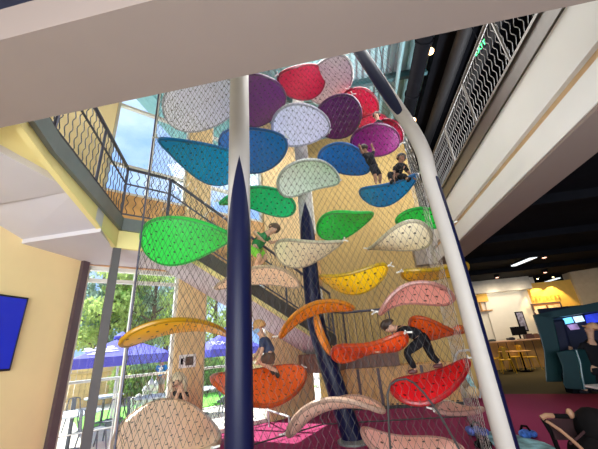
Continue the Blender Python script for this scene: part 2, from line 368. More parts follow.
def railing(name, label, path, zb, zt, post_every=1.2, wavy=True, mid=None, mrail=M_rail, mwire=M_wire, wave=0.022, pitch=0.125, cat='railing', cyc=5, wr=.0075):
    """path: list of (x,y,z_floor); top rail, bottom rail, posts and wavy infill wires"""
    base = Vector(path[0]); root = thing(name, label, cat, tuple(base))
    P_ = [Vector(p) - base for p in path]
    up = lambda p, h: p + Vector((0, 0, h))
    MB().tube([up(p, zt) for p in P_], .032, 8).build('top_rail', mrail, root, True)
    MB().tube([up(p, zb) for p in P_], .016, 6).build('bottom_rail', mrail, root, True)
    if mid: MB().tube([up(p, mid) for p in P_], .018, 6).build('handrail', mrail, root, True)
    wires = MB(); posts = []
    for a, b in zip(P_[:-1], P_[1:]):
        L = (Vector((b.x - a.x, b.y - a.y, 0))).length; d = (b - a)
        hd = Vector((d.x, d.y, 0)).normalized()
        n = max(1, round(L / post_every))
        for k in range(n): posts.append(a + d * (k / n))
        m = max(1, round(L / pitch))
        if wavy:
            for k in range(m):
                q = a + d * ((k + .5) / m)
                wires.tube([up(q, zb + (zt - zb) * i / 32) + hd * (wave * sin(i / 32 * 2 * pi * cyc)) for i in range(33)], wr, 4, caps=False)
    posts.append(P_[-1])
    for q in posts: MB().tube([up(q, -.02), up(q, zt)], .022, 6).build('post', mrail, root, True)
    if wavy: wires.build('wavy_infill', mwire, root, True)
    return root
railing('balcony_railing', 'dark railing with wavy wires along the left landing edge', [(-2.62, 1.5, 3.97), (-3.0, 2.2, 3.97), (-3.9, 4.35, 3.97), tuple(sp(.78, 0, 3.97))], .1, 1.05, mid=.72)
railing('stair_railing', 'dark sloping railing of the stair flight behind the petals', [tuple(sp(.80, -.0, 3.97)), tuple(sp(5.0, -.0, zs(5.0) + .03))], .1, 1.05, mid=.72)
railing('landing_railing', 'dark railing of the low landing before the golden wall', [tuple(sp(4.9, -.03, 1.38)), (-0.3, 8.9, 1.38), (0.95, 8.9, 1.38)], .12, 1.0, wavy=True, pitch=.2, wave=.0)
railing('upper_railing', 'tall wavy wire railing above the white fascia on the right', [(2.74, 1.0, 5.13), (2.74, 11.8, 5.13)], .06, 1.07, post_every=1.35, pitch=.105, wave=.026, cyc=4, wr=.007, mrail=M_steelw, mwire=mat('pale_wire', (.085, .075, .068), .5, .2))
struct(MB().box((2.79, 6.5, 4.945), (.2, 11, .37)).box((2.68, 6.5, 5.10), (.04, 11, .05)).box((2.68, 6.5, 4.79), (.04, 11, .05)).build('trim_6', M_steelw))
# post under the landing corner
pc = sp(.03, -.06)
tag(MB().box((pc.x, pc.y, 1.72), (.12, .12, 3.44), rz=-az).box((pc.x, pc.y, .02), (.22, .22, .04), rz=-az).build('steel_post', mat('post_paint', (.10, .09, .095), .5), base=None), 'slim dark steel post holding up the corner of the left landing', 'post')
# ducts, beams and lights under the roof
def tube_thing(name, label, cat, pts, r, m, seg=16):
    return tag(MB().tube(pts, r, seg).build(name, m, None, True), label, cat)
t = thing('air_duct', 'thick black round air duct under the pale roof deck', 'duct', (2.68, 7, 8.5))
MB().tube([(0, -4.6, 0), (0, 2.5, 0)], .2, 16).build('duct_pipe', M_black, t, True)
for y in (-3, -1.2, .6, 2.2): MB().tube([(0, y, 0), (0, y + .06, 0)], .225, 16).build('joint_band', M_black, t, True)
for (x, lab) in ((3.62, 'nearer black duct run high in the dark upper ceiling'), (4.3, 'farther black duct run high in the dark upper ceiling')):
    tube_thing('air_duct', lab, 'duct', [(x, 2, 8.45), (x, 11, 8.45)], .17, mat('charcoal_duct', (.012, .012, .014), .7))
tube_thing('roof_pipe', 'thin pale pipe running front to back under the roof deck', 'pipe', [(2.22, 2, 8.72), (2.22, 9.6, 8.72)], .06, M_tealdeck)
M_hot = mat('warm_lamp', (1.0, .55, .25), .5, emit=9)
for (u, v, lab) in ((430, 50, 'upper small glowing warm spot lamp beside the black duct'), (413, 119, 'lower small glowing warm spot lamp near the bent column')):
    p = atZ(u, v, 8.55); r = thing('ceiling_spot', lab, 'ceiling lamp', tuple(p), 0, 'warm spots of the dark upper ceiling')
    MB().lathe([(.05, -.02), (.07, .0), (.07, .2), (.03, .2)], seg=14).build('housing', M_black, r, True)
    MB().ball((0, 0, -.05), .085).build('bulb', M_hot, r, True)
    lamp('spot_glow', 'POINT', tuple(p - Vector((0, 0, .15))), 1.2, (1, .6, .3), .05)
p = Vector((3.55, 5.4, 7.3)); q = atY(481, 48, 5.4)
r = thing('exit_sign', 'green lit exit sign seen through the upper right railing', 'sign', tuple(q), radians(-72))
MB().box((0, 0, 0), (.34, .03, .17)).build('sign_box', M_black, r)
MB().tube([(0, 0, .08), (0, 0, 8.76 - q.z)], .012, 6).build('hanging_rod', M_black, r, True)
text_mesh('lettering', 'EXIT', .17, mat('green_sign', (.05, .9, .25), .5, emit=2.2), r, Matrix.Translation((0, -.02, 0)) @ Matrix.Rotation(pi / 2, 4, 'X'))
# lights under the ground floor ceiling on the right
M_tubel = mat('white_lamp', (.9, .95, 1.0), .5, emit=.8); M_dim = mat('dim_lamp', (1.0, .5, .35), .5, emit=2.0)
for (u0, v0, u1, v1, lab) in ((513, 266, 535, 257, 'long pale strip light under the black ceiling near the white fascia'), (546, 282, 559, 278, 'shorter pale strip light under the black ceiling toward the cafe')):
    a = atZ(u0, v0, 3.8); b = atZ(u1, v1, 3.8); c = (a + b) / 2; r = thing('strip_light', lab, 'ceiling lamp', tuple(c), 0, 'strip lights of the black ceiling')
    d = (b - a); ang = math.atan2(d.y, d.x); R = Matrix.Rotation(ang, 3, 'Z')
    MB().box((0, 0, .05), (d.length, .2, .06), M=R).build('housing', M_black, r); MB().box((0, 0, .0), (d.length * .96, .17, .04), M=R).build('diffuser', M_tubel, r)
for (u, v, lab) in ((544, 257, 'small reddish downlight right of the longer strip light'), (497, 277, 'small reddish downlight closest to the white column'), (506, 285, 'small reddish downlight above the cafe wall'), (545, 272, 'small reddish downlight below the longer strip light'), (590, 277, 'small reddish downlight at the far right of the black ceiling')):
    p = atZ(u, v, 3.85); r = thing('downlight', lab, 'ceiling lamp', tuple(p), 0, 'downlights of the black ceiling')
    MB().lathe([(.09, -.02), (.11, 0), (.11, .1), (.05, .1)], seg=14).build('housing', M_black, r, True); MB().ball((0, 0, -.02), .07, sc=(1, 1, .4)).build('bulb', M_dim, r, True)

# television on the left wall
r = thing('television', 'flat television with a plain blue picture on the left wall', 'television', (-4.99, 3.2, 2.1))
MB().box((.03, 0, 0), (.05, 1.5, 1.03)).build('casing', mat('black_plastic', (.01, .01, .012), .3), r, bevel=.01); r = r.children[0]
MB().box((.057, 0, 0), (.006, 1.44, .97)).build('screen', mat('blue_screen', (.006, .012, .22), .25, var=.02, emit=.9), r)

# ------------------------------------------------------------------ the three columns of the climber
def painted(name, white, navy, fn):
    """column paint: navy spear on white, cut out in object space"""
    m = mat(name, white, .25, var=.02); t = m.node_tree; b = t.nodes['Principled BSDF']; rp = [n for n in t.nodes if n.type == 'VALTORGB'][0]
    at = t.nodes.new('ShaderNodeAttribute'); at.attribute_name = 'spear'
    gt = t.nodes.new('ShaderNodeMath'); gt.operation = 'GREATER_THAN'; gt.inputs[1].default_value = .5; t.links.new(at.outputs['Fac'], gt.inputs[0])
    mx = t.nodes.new('ShaderNodeMix'); mx.data_type = 'RGBA'; mx.inputs['B'].default_value = navy + (1,)
    t.links.new(gt.outputs[0], mx.inputs['Factor']); t.links.new(rp.outputs['Color'], mx.inputs['A']); t.links.new(mx.outputs['Result'], b.inputs['Base Color'])
    b.inputs['Specular IOR Level'].default_value = .25; b.inputs['Roughness'].default_value = .4
    return m
def column(name, label, pts, rad, fn, white, navy=(.002, .003, .011)):
    """smooth bent tube; fn(s, ang) -> signed value, > .5 is navy. ang 0 faces the viewer"""
    P_ = [Vector(p) for p in pts]
    dense = []
    for i in range(len(P_) - 1):
        p0 = P_[max(i - 1, 0)]; p1 = P_[i]; p2 = P_[i + 1]; p3 = P_[min(i + 2, len(P_) - 1)]
        for k in range(14):
            s = k / 14; dense.append(.5 * ((2 * p1) + (p2 - p0) * s + (2 * p0 - 5 * p1 + 4 * p2 - p3) * s * s + (3 * p1 - p0 - 3 * p2 + p3) * s ** 3))
    dense.append(P_[-1]); base = Vector((P_[0].x, P_[0].y, P_[0].z)); seg = 40
    root = thing(name, label, 'column', tuple(base)); mb = MB(); vals = []
    rr = [rad[0] + (rad[1] - rad[0]) * i / (len(dense) - 1) for i in range(len(dense))]
    for i, p in enumerate(dense):
        t_ = (dense[min(i + 1, len(dense) - 1)] - dense[max(i - 1, 0)]).normalized()
        toward = (EYE - p); toward = (toward - t_ * toward.dot(t_)).normalized(); side = t_.cross(toward)
        for k in range(seg):
            q = 2 * pi * k / seg; mb.v.append(tuple(p - base + toward * rr[i] * cos(q) + side * rr[i] * sin(q)))
            vals.append(fn(p.z, (q + pi) % (2 * pi) - pi))
    n = len(dense)
    for i in range(n - 1):
        for k in range(seg):
            l = (k + 1) % seg; mb.f.append((i * seg + k, i * seg + l, (i + 1) * seg + l, (i + 1) * seg + k)); mb.mi.append(0)
    o = mb.build('shaft', painted(name + '_paint', white, navy, fn), root, True)
    a = o.data.attributes.new('spear', 'FLOAT', 'POINT'); a.data.foreach_set('value', vals)
    b = MB().lathe([(rad[0] * 1.5, 0), (rad[0] * 1.5, .03), (rad[0] * 1.05, .06)], seg=28).build('base_plate', M_steel, root, True)
    b.location = (0, 0, 0)
    return root
def x238(y): return atY(239.2, 440, y)
pA = x238(3.55)
zA = lambda v: atY(239, v, 3.55).z
zt_, zf_ = zA(162), zA(285)
def fnA(z, a):                                                # white above, spear widening downward to all navy
    if z > zt_: return 0.0
    w = pi * min(1.0, ((zt_ - z) / (zt_ - zf_)) ** .88) * .62 if z > zf_ else pi
    return .5 + (w - abs(a)) * 2
column('support_column', 'straight navy and white column standing in front of the left petals', [(pA.x, 3.55, 0), (pA.x, 3.55, 3), (pA.x + .006, 3.55, 6.2), (pA.x + .008, 3.55, 8.9)], (.152, .152), fnA, (.44, .41, .385))
c1 = atY(486, 375, 4.0); c2 = atY(467, 299, 4.0); c3 = atY(447, 235, 4.0); c4 = atY(430, 178, 4.0); c5 = atY(423.5, 153, 4.0); c6 = atY(412, 130, 4.02); c7 = atY(390, 97, 4.05); c8 = atY(364, 58, 4.1)
c9 = c8 + (c8 - c7) * 1.1
xb = (c1.x + c2.x) / 2
zs0, zs1 = atY(400, 118, 4.05).z, atY(366, 60, 4.1).z
def fnB(z, a):
    if z > zs0:
        s = min(1, (z - zs0) / (zs1 - zs0)); w = 1.25 * s ** .45 + .25; return .5 + (w - abs(a + .1)) * 2
    if z < c4.z: return .5 + (.72 < a < 2.6) * 1.0 - .5 + 0.0      # navy stripe down the right flank
    return 0.0
column('support_column', 'white bent column at the right end of the climber', [(xb, 4.0, 0), (xb, 4.0, 1.2), (xb, 4.0, 2.6), c4, c5, c6, c7, c8, c9], (.108, .105), fnB, (.34, .315, .30))
k1 = [atY(u, v, 6.25) for (u, v) in ((298, 100), (301, 150), (306, 215), (312, 290), (318, 330), (335, 385), (350, 430))]
k1 = k1[::-1]; g0 = k1[0] + (k1[0] - k1[1]) * ((k1[0].z - .0) / (k1[1].z - k1[0].z)); k1 = [g0] + k1
zc0 = atY(303, 225, 6.25).z
column('support_column', 'dark navy leaning column standing behind the petals', k1, (.19, .15), lambda z, a: 1.0 if z < zc0 - .9 else .5 + ((1.0 - (z - zc0 + .9) / 1.4) * pi * .8 - abs(a)) * 2 if z < zc0 + .5 else 0.0, (.50, .49, .58), (.004, .006, .038))

# ------------------------------------------------------------------ leaf platforms of the climber
PC = dict(lilac_white=(.80, .80, .93), purple=(.14, .008, .17), crimson=(.48, .005, .05), white=(.85, .84, .84), plum=(.28, .012, .18),
          azure=(.010, .38, 1.0), blue=(.008, .20, .70), mint_white=(.87, .94, .88), azure_deep=(.012, .24, .70), emerald=(.015, .72, .27), green=(.03, .84, .10),
          cream=(.96, .90, .64), tan_light=(.95, .74, .46), yellow=(.98, .62, .01), pink=(.95, .42, .34), amber=(.98, .50, .01), orange=(.97, .32, .01),
          vermilion=(.92, .11, .015), orange_red=(.94, .13, .01), red=(.82, .008, .018), tan=(.86, .60, .40), tan_rose=(.80, .52, .39), rose=(.85, .46, .38))
PET = [
(1,'lilac_white',(-2.698,4.700,6.670),(1.231,0.629,-0.095,0.069,-0.034,0.009,0.049),(5.694,-0.199,-0.159)),
(2,'purple',(-1.488,5.100,6.824),(1.082,0.624,0.017,0.040,0.017,0.121,-0.182),(1.524,0.294,-0.256)),
(3,'crimson',(-0.470,5.500,7.565),(0.829,0.443,-0.038,-0.096,0.016,0.245,-0.094),(0.966,0.434,-0.377)),
(4,'white',(0.222,5.900,7.851),(0.925,0.522,-0.086,0.134,-0.001,-0.188,-0.092),(5.135,-0.247,-0.266)),
(5,'lilac_white',(-0.571,5.500,6.256),(0.820,0.475,-0.035,-0.038,-0.073,-0.184,0.094),(0.812,0.254,-0.512)),
(6,'purple',(0.273,6.000,6.712),(0.822,0.534,-0.026,0.023,0.011,-0.153,-0.042),(5.125,-0.138,-0.357)),
(7,'crimson',(0.958,6.800,7.689),(0.842,0.442,-0.041,-0.065,0.004,-0.069,0.011),(4.340,-0.122,0.009)),
(8,'plum',(1.078,5.900,5.794),(0.730,0.383,0.038,-0.009,-0.023,-0.230,-0.205),(0.731,0.149,-0.439)),
(9,'crimson',(1.657,6.800,6.630),(0.475,0.218,0.023,0.047,0.019,0.255,-0.300),(4.167,0.182,-0.025)),
(10,'azure',(-2.417,4.500,5.021),(0.941,0.425,-0.027,-0.028,0.015,-0.615,-0.121),(4.343,-0.075,0.210)),
(11,'blue',(-1.740,5.400,5.750),(1.041,0.596,-0.004,0.092,0.012,-0.264,0.078),(5.693,-0.277,-0.439)),
(12,'mint_white',(-0.494,5.300,4.760),(0.825,0.426,-0.099,-0.130,-0.061,-0.349,0.086),(0.891,0.272,-0.422)),
(13,'blue',(0.311,5.800,5.313),(0.776,0.371,-0.000,0.001,0.017,-0.222,-0.021),(0.925,0.017,-0.169)),
(14,'azure_deep',(0.959,5.300,4.196),(0.586,0.285,0.150,-0.006,0.009,0.491,0.220),(2.468,0.040,0.240)),
(15,'emerald',(-1.597,5.300,4.393),(0.813,0.366,-0.267,-0.041,-0.012,-0.300,-0.060),(3.914,-0.045,0.179)),
(16,'green',(-2.544,4.300,3.362),(0.995,0.473,-0.145,-0.070,0.012,-0.255,0.328),(-0.333,-0.055,-0.431)),
(17,'green',(-0.008,5.300,3.628),(0.800,0.400,-0.053,-0.077,0.036,0.190,0.225),(5.206,-0.046,-0.167)),
(18,'green',(1.543,5.500,3.600),(0.588,0.237,-0.036,0.017,0.002,-0.411,-0.140),(0.478,-0.063,-0.351)),
(19,'cream',(0.833,4.900,3.067),(0.606,0.278,0.099,-0.017,0.001,-0.535,-0.343),(2.272,0.039,0.263)),
(20,'cream',(-0.690,5.400,3.232),(0.747,0.347,0.024,-0.001,0.049,-0.565,0.332),(5.748,-0.026,-0.345)),
(21,'tan_light',(-1.757,5.600,2.846),(0.830,0.350,-0.193,-0.024,0.014,0.326,-0.137),(6.317,-0.035,-0.229)),
(22,'yellow',(0.041,5.200,2.582),(0.605,0.265,0.274,0.008,0.018,0.129,-0.131),(2.778,0.007,0.501)),
(23,'yellow',(1.426,5.200,2.550),(0.692,0.303,0.027,0.103,-0.006,-0.066,-0.121),(3.768,-0.089,0.172)),
(24,'pink',(0.884,4.700,2.131),(0.521,0.255,-0.232,0.046,-0.018,0.103,-0.160),(0.033,0.073,-0.430)),
(25,'amber',(-2.465,4.200,1.908),(0.828,0.403,-0.079,-0.043,0.035,-0.063,0.374),(1.201,0.035,-0.108)),
(26,'orange',(-0.639,5.000,2.045),(0.640,0.266,-0.203,0.019,0.008,0.245,-0.151),(6.118,0.255,-0.119)),
(27,'vermilion',(0.131,5.000,1.462),(0.775,0.338,0.028,0.172,0.042,-0.187,0.045),(-0.914,0.135,-0.185)),
(28,'orange_red',(1.366,5.600,1.674),(0.657,0.259,0.205,0.012,-0.005,-0.194,0.007),(0.817,-0.132,-0.128)),
(29,'red',(0.920,4.700,1.045),(0.613,0.289,0.082,-0.009,0.010,0.208,-0.334),(3.596,-0.242,-0.217)),
(30,'orange_red',(-1.486,5.000,1.128),(1.004,0.438,0.179,0.036,0.024,0.187,-0.039),(4.318,-0.030,-0.465)),
(31,'tan',(-2.606,4.300,0.702),(1.060,0.504,0.096,0.002,-0.030,0.331,-0.162),(2.557,0.105,-0.292)),
(32,'tan_rose',(-0.446,4.500,0.755),(0.651,0.302,-0.167,0.013,0.092,0.138,0.140),(-0.178,0.200,-0.151)),
(33,'rose',(0.446,4.400,0.415),(0.561,0.242,0.092,0.103,-0.010,0.018,0.082),(2.842,0.098,-0.264)),
(34,'rose',(1.217,5.100,0.641),(0.407,0.175,-0.027,0.001,0.006,-0.638,-0.378),(3.824,0.119,-0.282)),
(35,'orange',(-0.610,5.600,1.747),(0.352,0.129,0.067,-0.008,0.022,0.066,-0.035),(0.962,-1.172,0.468)),
(36,'crimson',(1.292,7.100,7.262),(0.610,0.280,0.038,0.008,0.008,0.261,-0.198),(3.909,-0.294,0.230)),
]
PL = {1: 'big pale lilac leaf platform partly hidden by the overhead beam', 2: 'dark purple leaf platform right behind the top of the front column', 3: 'crimson leaf platform touching the overhead beam, between purple and white ones',
4: 'white leaf platform at the very top, next to the bent column', 5: 'pale lilac dome-like leaf platform below the topmost crimson one', 6: 'dark purple leaf platform overlapping a crimson one high on the right',
7: 'crimson leaf platform behind the purple one, closest to the roof deck', 8: 'plum leaf platform under which a dark clad climber hangs', 9: 'small crimson leaf platform against the bend of the white column',
10: 'bright azure pointed leaf platform left of the front column, high up', 11: 'blue leaf platform passing behind the front column', 12: 'pale mint dome-like leaf platform above the green ones in the centre', 13: 'blue rounded leaf platform between the mint and plum ones',
14: 'blue boat-shaped leaf platform with a child sitting in it', 15: 'emerald green leaf platform just right of the navy spear of the front column', 16: 'large bright green leaf platform left of the front column, over the stair', 17: 'green leaf platform before the golden wall with a pointed right tip',
18: 'green leaf platform half hidden behind a cream one by the bent column', 19: 'cream teardrop leaf platform with the tip to the left, by the bent column', 20: 'cream leaf platform in the centre beside the boy in green', 21: 'light tan leaf platform the boy in green lies over',
22: 'yellow banana-like leaf platform in the middle of the golden wall', 23: 'yellow leaf platform running behind the bent column', 24: 'salmon pink arched leaf platform above the crouching dark climber', 25: 'long amber arched leaf platform before the blue patio umbrellas',
26: 'orange arched leaf platform crossing the navy leaning column', 27: 'twisted vermilion leaf platform left of the dark leaning climber', 28: 'orange red leaf platform with its stem on the white column', 29: 'glossy red leaf platform carrying the leaning dark climber',
30: 'sunlit orange red leaf platform with the blond child on it', 31: 'large tan dome-like leaf platform at the lower left', 32: 'tan rose curled leaf platform above the bright magenta floor', 33: 'pale rose leaf platform at the bottom edge in the middle', 34: 'small rose leaf platform behind the red one near the floor',
35: 'narrow orange leaf platform seen edge on beside the navy leaning column', 36: 'small crimson leaf platform tucked behind the plum and purple ones'}
def petal_surface(sh, s, t, off):
    L, Wd, b, b3, c, k, tw = sh
    pr = Wd * math.sqrt(max(0.0, 1 - abs(s) ** 2.2)) * (1 + k * s)
    y = pr * t; z = b * (s * s - .4) + b3 * (s ** 3 - .6 * s) + c * (t * pr / Wd) ** 2 + y * sin(tw * s)
    return Vector((L * s, y * cos(tw * s), z + off))
def petal_rot(an):
    y, p, r = an
    Rz = Matrix(((cos(y), -sin(y), 0), (sin(y), cos(y), 0), (0, 0, 1))); Ry = Matrix(((cos(p), 0, -sin(p)), (0, 1, 0), (sin(p), 0, cos(p)))); Rx = Matrix(((1, 0, 0), (0, cos(r), -sin(r)), (0, sin(r), cos(r))))
    return Rz @ Ry @ Rx
PETAL = {}
M_clamp = mat('white_clamp', (.75, .75, .72), .4)
def petal(pid, colname, C, sh, an):
    col = PC[colname]; R = petal_rot(an)
    root = thing('leaf_platform', PL[pid], 'climbing platform', C, 0, 'leaf platforms of the climbing sculpture'); root.rotation_euler = R.to_euler()
    NS, NT = 36, 14; th = .022
    ss = [-cos(pi * i / NS) for i in range(NS + 1)]
    mb = MB(); idx = {}
    def put(key, p): idx[key] = len(mb.v); mb.v.append(tuple(p))
    for top in (0, 1):
        off = th if top else -th
        put((top, 0), petal_surface(sh, -1, 0, off)); put((top, NS), petal_surface(sh, 1, 0, off))
        for i in range(1, NS):
            for j in range(NT + 1): put((top, i, j), petal_surface(sh, ss[i], -1 + 2 * j / NT, off))
    for top in (0, 1):
        for j in range(NT):
            mb.f.append((idx[(top, 0)], idx[(top, 1, j)], idx[(top, 1, j + 1)])); mb.f.append((idx[(top, NS)], idx[(top, NS - 1, j + 1)], idx[(top, NS - 1, j)]))
        for i in range(1, NS - 1):
            for j in range(NT): mb.f.append((idx[(top, i, j)], idx[(top, i + 1, j)], idx[(top, i + 1, j + 1)], idx[(top, i, j + 1)]))
    for j in (0, NT):
        for i in range(1, NS - 1): mb.f.append((idx[(0, i, j)], idx[(0, i + 1, j)], idx[(1, i + 1, j)], idx[(1, i, j)]))
        mb.f.append((idx[(0, 0)], idx[(0, 1, j)], idx[(1, 1, j)], idx[(1, 0)])); mb.f.append((idx[(0, NS)], idx[(0, NS - 1, j)], idx[(1, NS - 1, j)], idx[(1, NS)]))
    mb.mi = [0] * len(mb.f)
    mb.build('deck', dotted('petal_' + colname, col), root, True)
    rim = [petal_surface(sh, -1, 0, 0)] + [petal_surface(sh, ss[i], 1, 0) for i in range(1, NS)] + [petal_surface(sh, 1, 0, 0)] + [petal_surface(sh, ss[i], -1, 0) for i in range(NS - 1, 0, -1)]
    MB().tube(rim, .032, 8, closed=True).build('edge_band', mat('rim_' + colname, tuple(c * .45 for c in col), .3, var=.03), root, True)
    tip = -1 if sh[5] >= 0 else 1                              # forked clamp holding the pointed end to the net
    p = petal_surface(sh, tip * .97, 0, 0); q = p + Vector((tip * .08, 0, .02))
    MB().tube([p, q], .016, 6).tube([q, q + Vector((tip * .05, .06, 0))], .012, 6).tube([q, q + Vector((tip * .05, -.06, 0))], .012, 6).build('clamp', M_clamp, root, True)
    PETAL[pid] = (Vector(C), R, sh); return root
for row in PET: petal(*row)
def on_petal(pid, u, v):
    """point of a platform's upper surface seen at pixel (u, v): nearest sample"""
    C, R, sh = PETAL[pid]; best = None
    for i in range(1, 40):
        for j in range(21):
            p = C + R @ petal_surface(sh, -1 + 2 * i / 40, -1 + 2 * j / 20, .024); c = ROT.transposed() @ (p - EYE)
            e = (CX + F * c.x / -c.z - u) ** 2 + (CY - F * c.y / -c.z - v) ** 2
            if best is None or e < best[0]: best = (e, p)
    return best[1]

# ------------------------------------------------------------------ the wire net round the climber
M_net = mat('net_steel_wire', (.035, .032, .032), .5, .0)
M_netl = mat('net_sunlit_wire', (.62, .60, .56), .35, .5)  # right panel's wire made pale, sunlight on the net put into its colour
NA = atY(115, 449, 3.9); NB = Vector((pA.x - .02, 3.74, 0)); NC = Vector((xb - .12, 4.12, 0)); ND = Vector((1.95, 7.5, 0)); NE = Vector((-.95, 7.35, 0)); NF = Vector((-3.3, 4.75, 0))
net = thing('safety_net', 'tall diamond wire net wrapped around the whole leaf climber', 'net', (0, 5.5, 0)); nb = net.location.copy()
def net_panel(a, b, z0, z1, w, h, r, m, bulge=0.0):
    a = Vector((a.x, a.y, 0)) - Vector((nb.x, nb.y, 0)); b = Vector((b.x, b.y, 0)) - Vector((nb.x, nb.y, 0))
    L = (b - a).length; d = (b - a).normalized(); n = Vector((d.y, -d.x, 0)); k = max(2, round(L / w)); w = L / k; rows = round((z1 - z0) / (h / 2)); mb = MB()
    for i in range(k + 1):
        pts = []
        for j in range(rows + 1):
            x = min(L, max(0, i * w + (w / 2 - r) * (1 if (j + i) % 2 else -1)))
            z = z0 + (z1 - z0) * j / rows
            pts.append(a + d * x + n * (bulge * sin(pi * x / L)) + Vector((0, 0, z)))
        mb.tube(pts, r, 3, caps=False)
    o = mb.build('net_panel', m, net); return o
net_panel(NA, NB, .05, 8.7, .046, .165, .0033, M_net)
net_panel(NB, NC, .05, 8.7, .042, .145, .0025, M_net)
net_panel(NC, ND, .05, 5.4, .15, .36, .0027, M_netl)
net_panel(NE, ND, .05, 8.7, .085, .26, .0030, M_net)
net_panel(NF, NE, .05, 8.7, .10, .30, .0042, M_net)
net_panel(NA, NF, .05, 8.7, .14, .30, .0030, M_net)
MB().tube([Vector((NA.x, NA.y, 0)) - nb, Vector((NA.x - .06, NA.y, 8.7)) - nb], .014, 8).build('net_post', M_rail, net, True)
for zz in (.05, 8.7): MB().tube([Vector((p.x, p.y, zz)) - nb for p in (NA, NB, NC, ND, NE, NF)], .014, 6, closed=True).build('border_cable', M_net, net, True)
MB().tube([atY(u, v, 3.98) - nb for (u, v) in ((392, 470), (389, 430), (387.5, 395), (390, 385), (397, 380), (406, 379), (414, 383), (424, 393), (440, 415), (458, 447), (468, 468))], .012, 8).build('entry_hoop', M_net, net, True)
# entry sleeve of pale net hanging behind the hoop

# ------------------------------------------------------------------ people
M_skin = mat('skin', (.56, .33, .22), .6, var=.06); M_skind = mat('skin_brown', (.30, .15, .09), .6, var=.06)
M_eye = mat('eye_dark', (.02, .02, .02), .3); M_lip = mat('lip', (.42, .16, .13), .5)
def skin_mesh(name, nodes, edges, m, parent, base, root=0, sub=2):
    me = bpy.data.meshes.new(name); me.from_pydata([tuple(Vector(n[0]) - base) for n in nodes], edges, []); me.update()
    o = bpy.data.objects.new(name, me); COL.objects.link(o)
    sk = o.modifiers.new('skin', 'SKIN'); sk.use_smooth_shade = True
    if not me.skin_vertices:
        bm = bmesh.new(); bm.from_mesh(me); bm.verts.layers.skin.verify(); bm.to_mesh(me); bm.free()
    for i, n in enumerate(nodes):
        r = n[1]; me.skin_vertices[0].data[i].radius = r if isinstance(r, tuple) else (r, r)
    me.skin_vertices[0].data[root].use_root = True
    ss = o.modifiers.new('sub', 'SUBSURF'); ss.levels = sub; ss.render_levels = sub
    dg = bpy.context.evaluated_depsgraph_get(); dg.update()
    nm = bpy.data.meshes.new_from_object(o.evaluated_get(dg)); bpy.data.objects.remove(o, do_unlink=True)
    nm.materials.clear(); nm.materials.append(m); nm.polygons.foreach_set('use_smooth', [True] * len(nm.polygons))
    q = bpy.data.objects.new(name, nm); COL.objects.link(q); q.parent = parent; return q

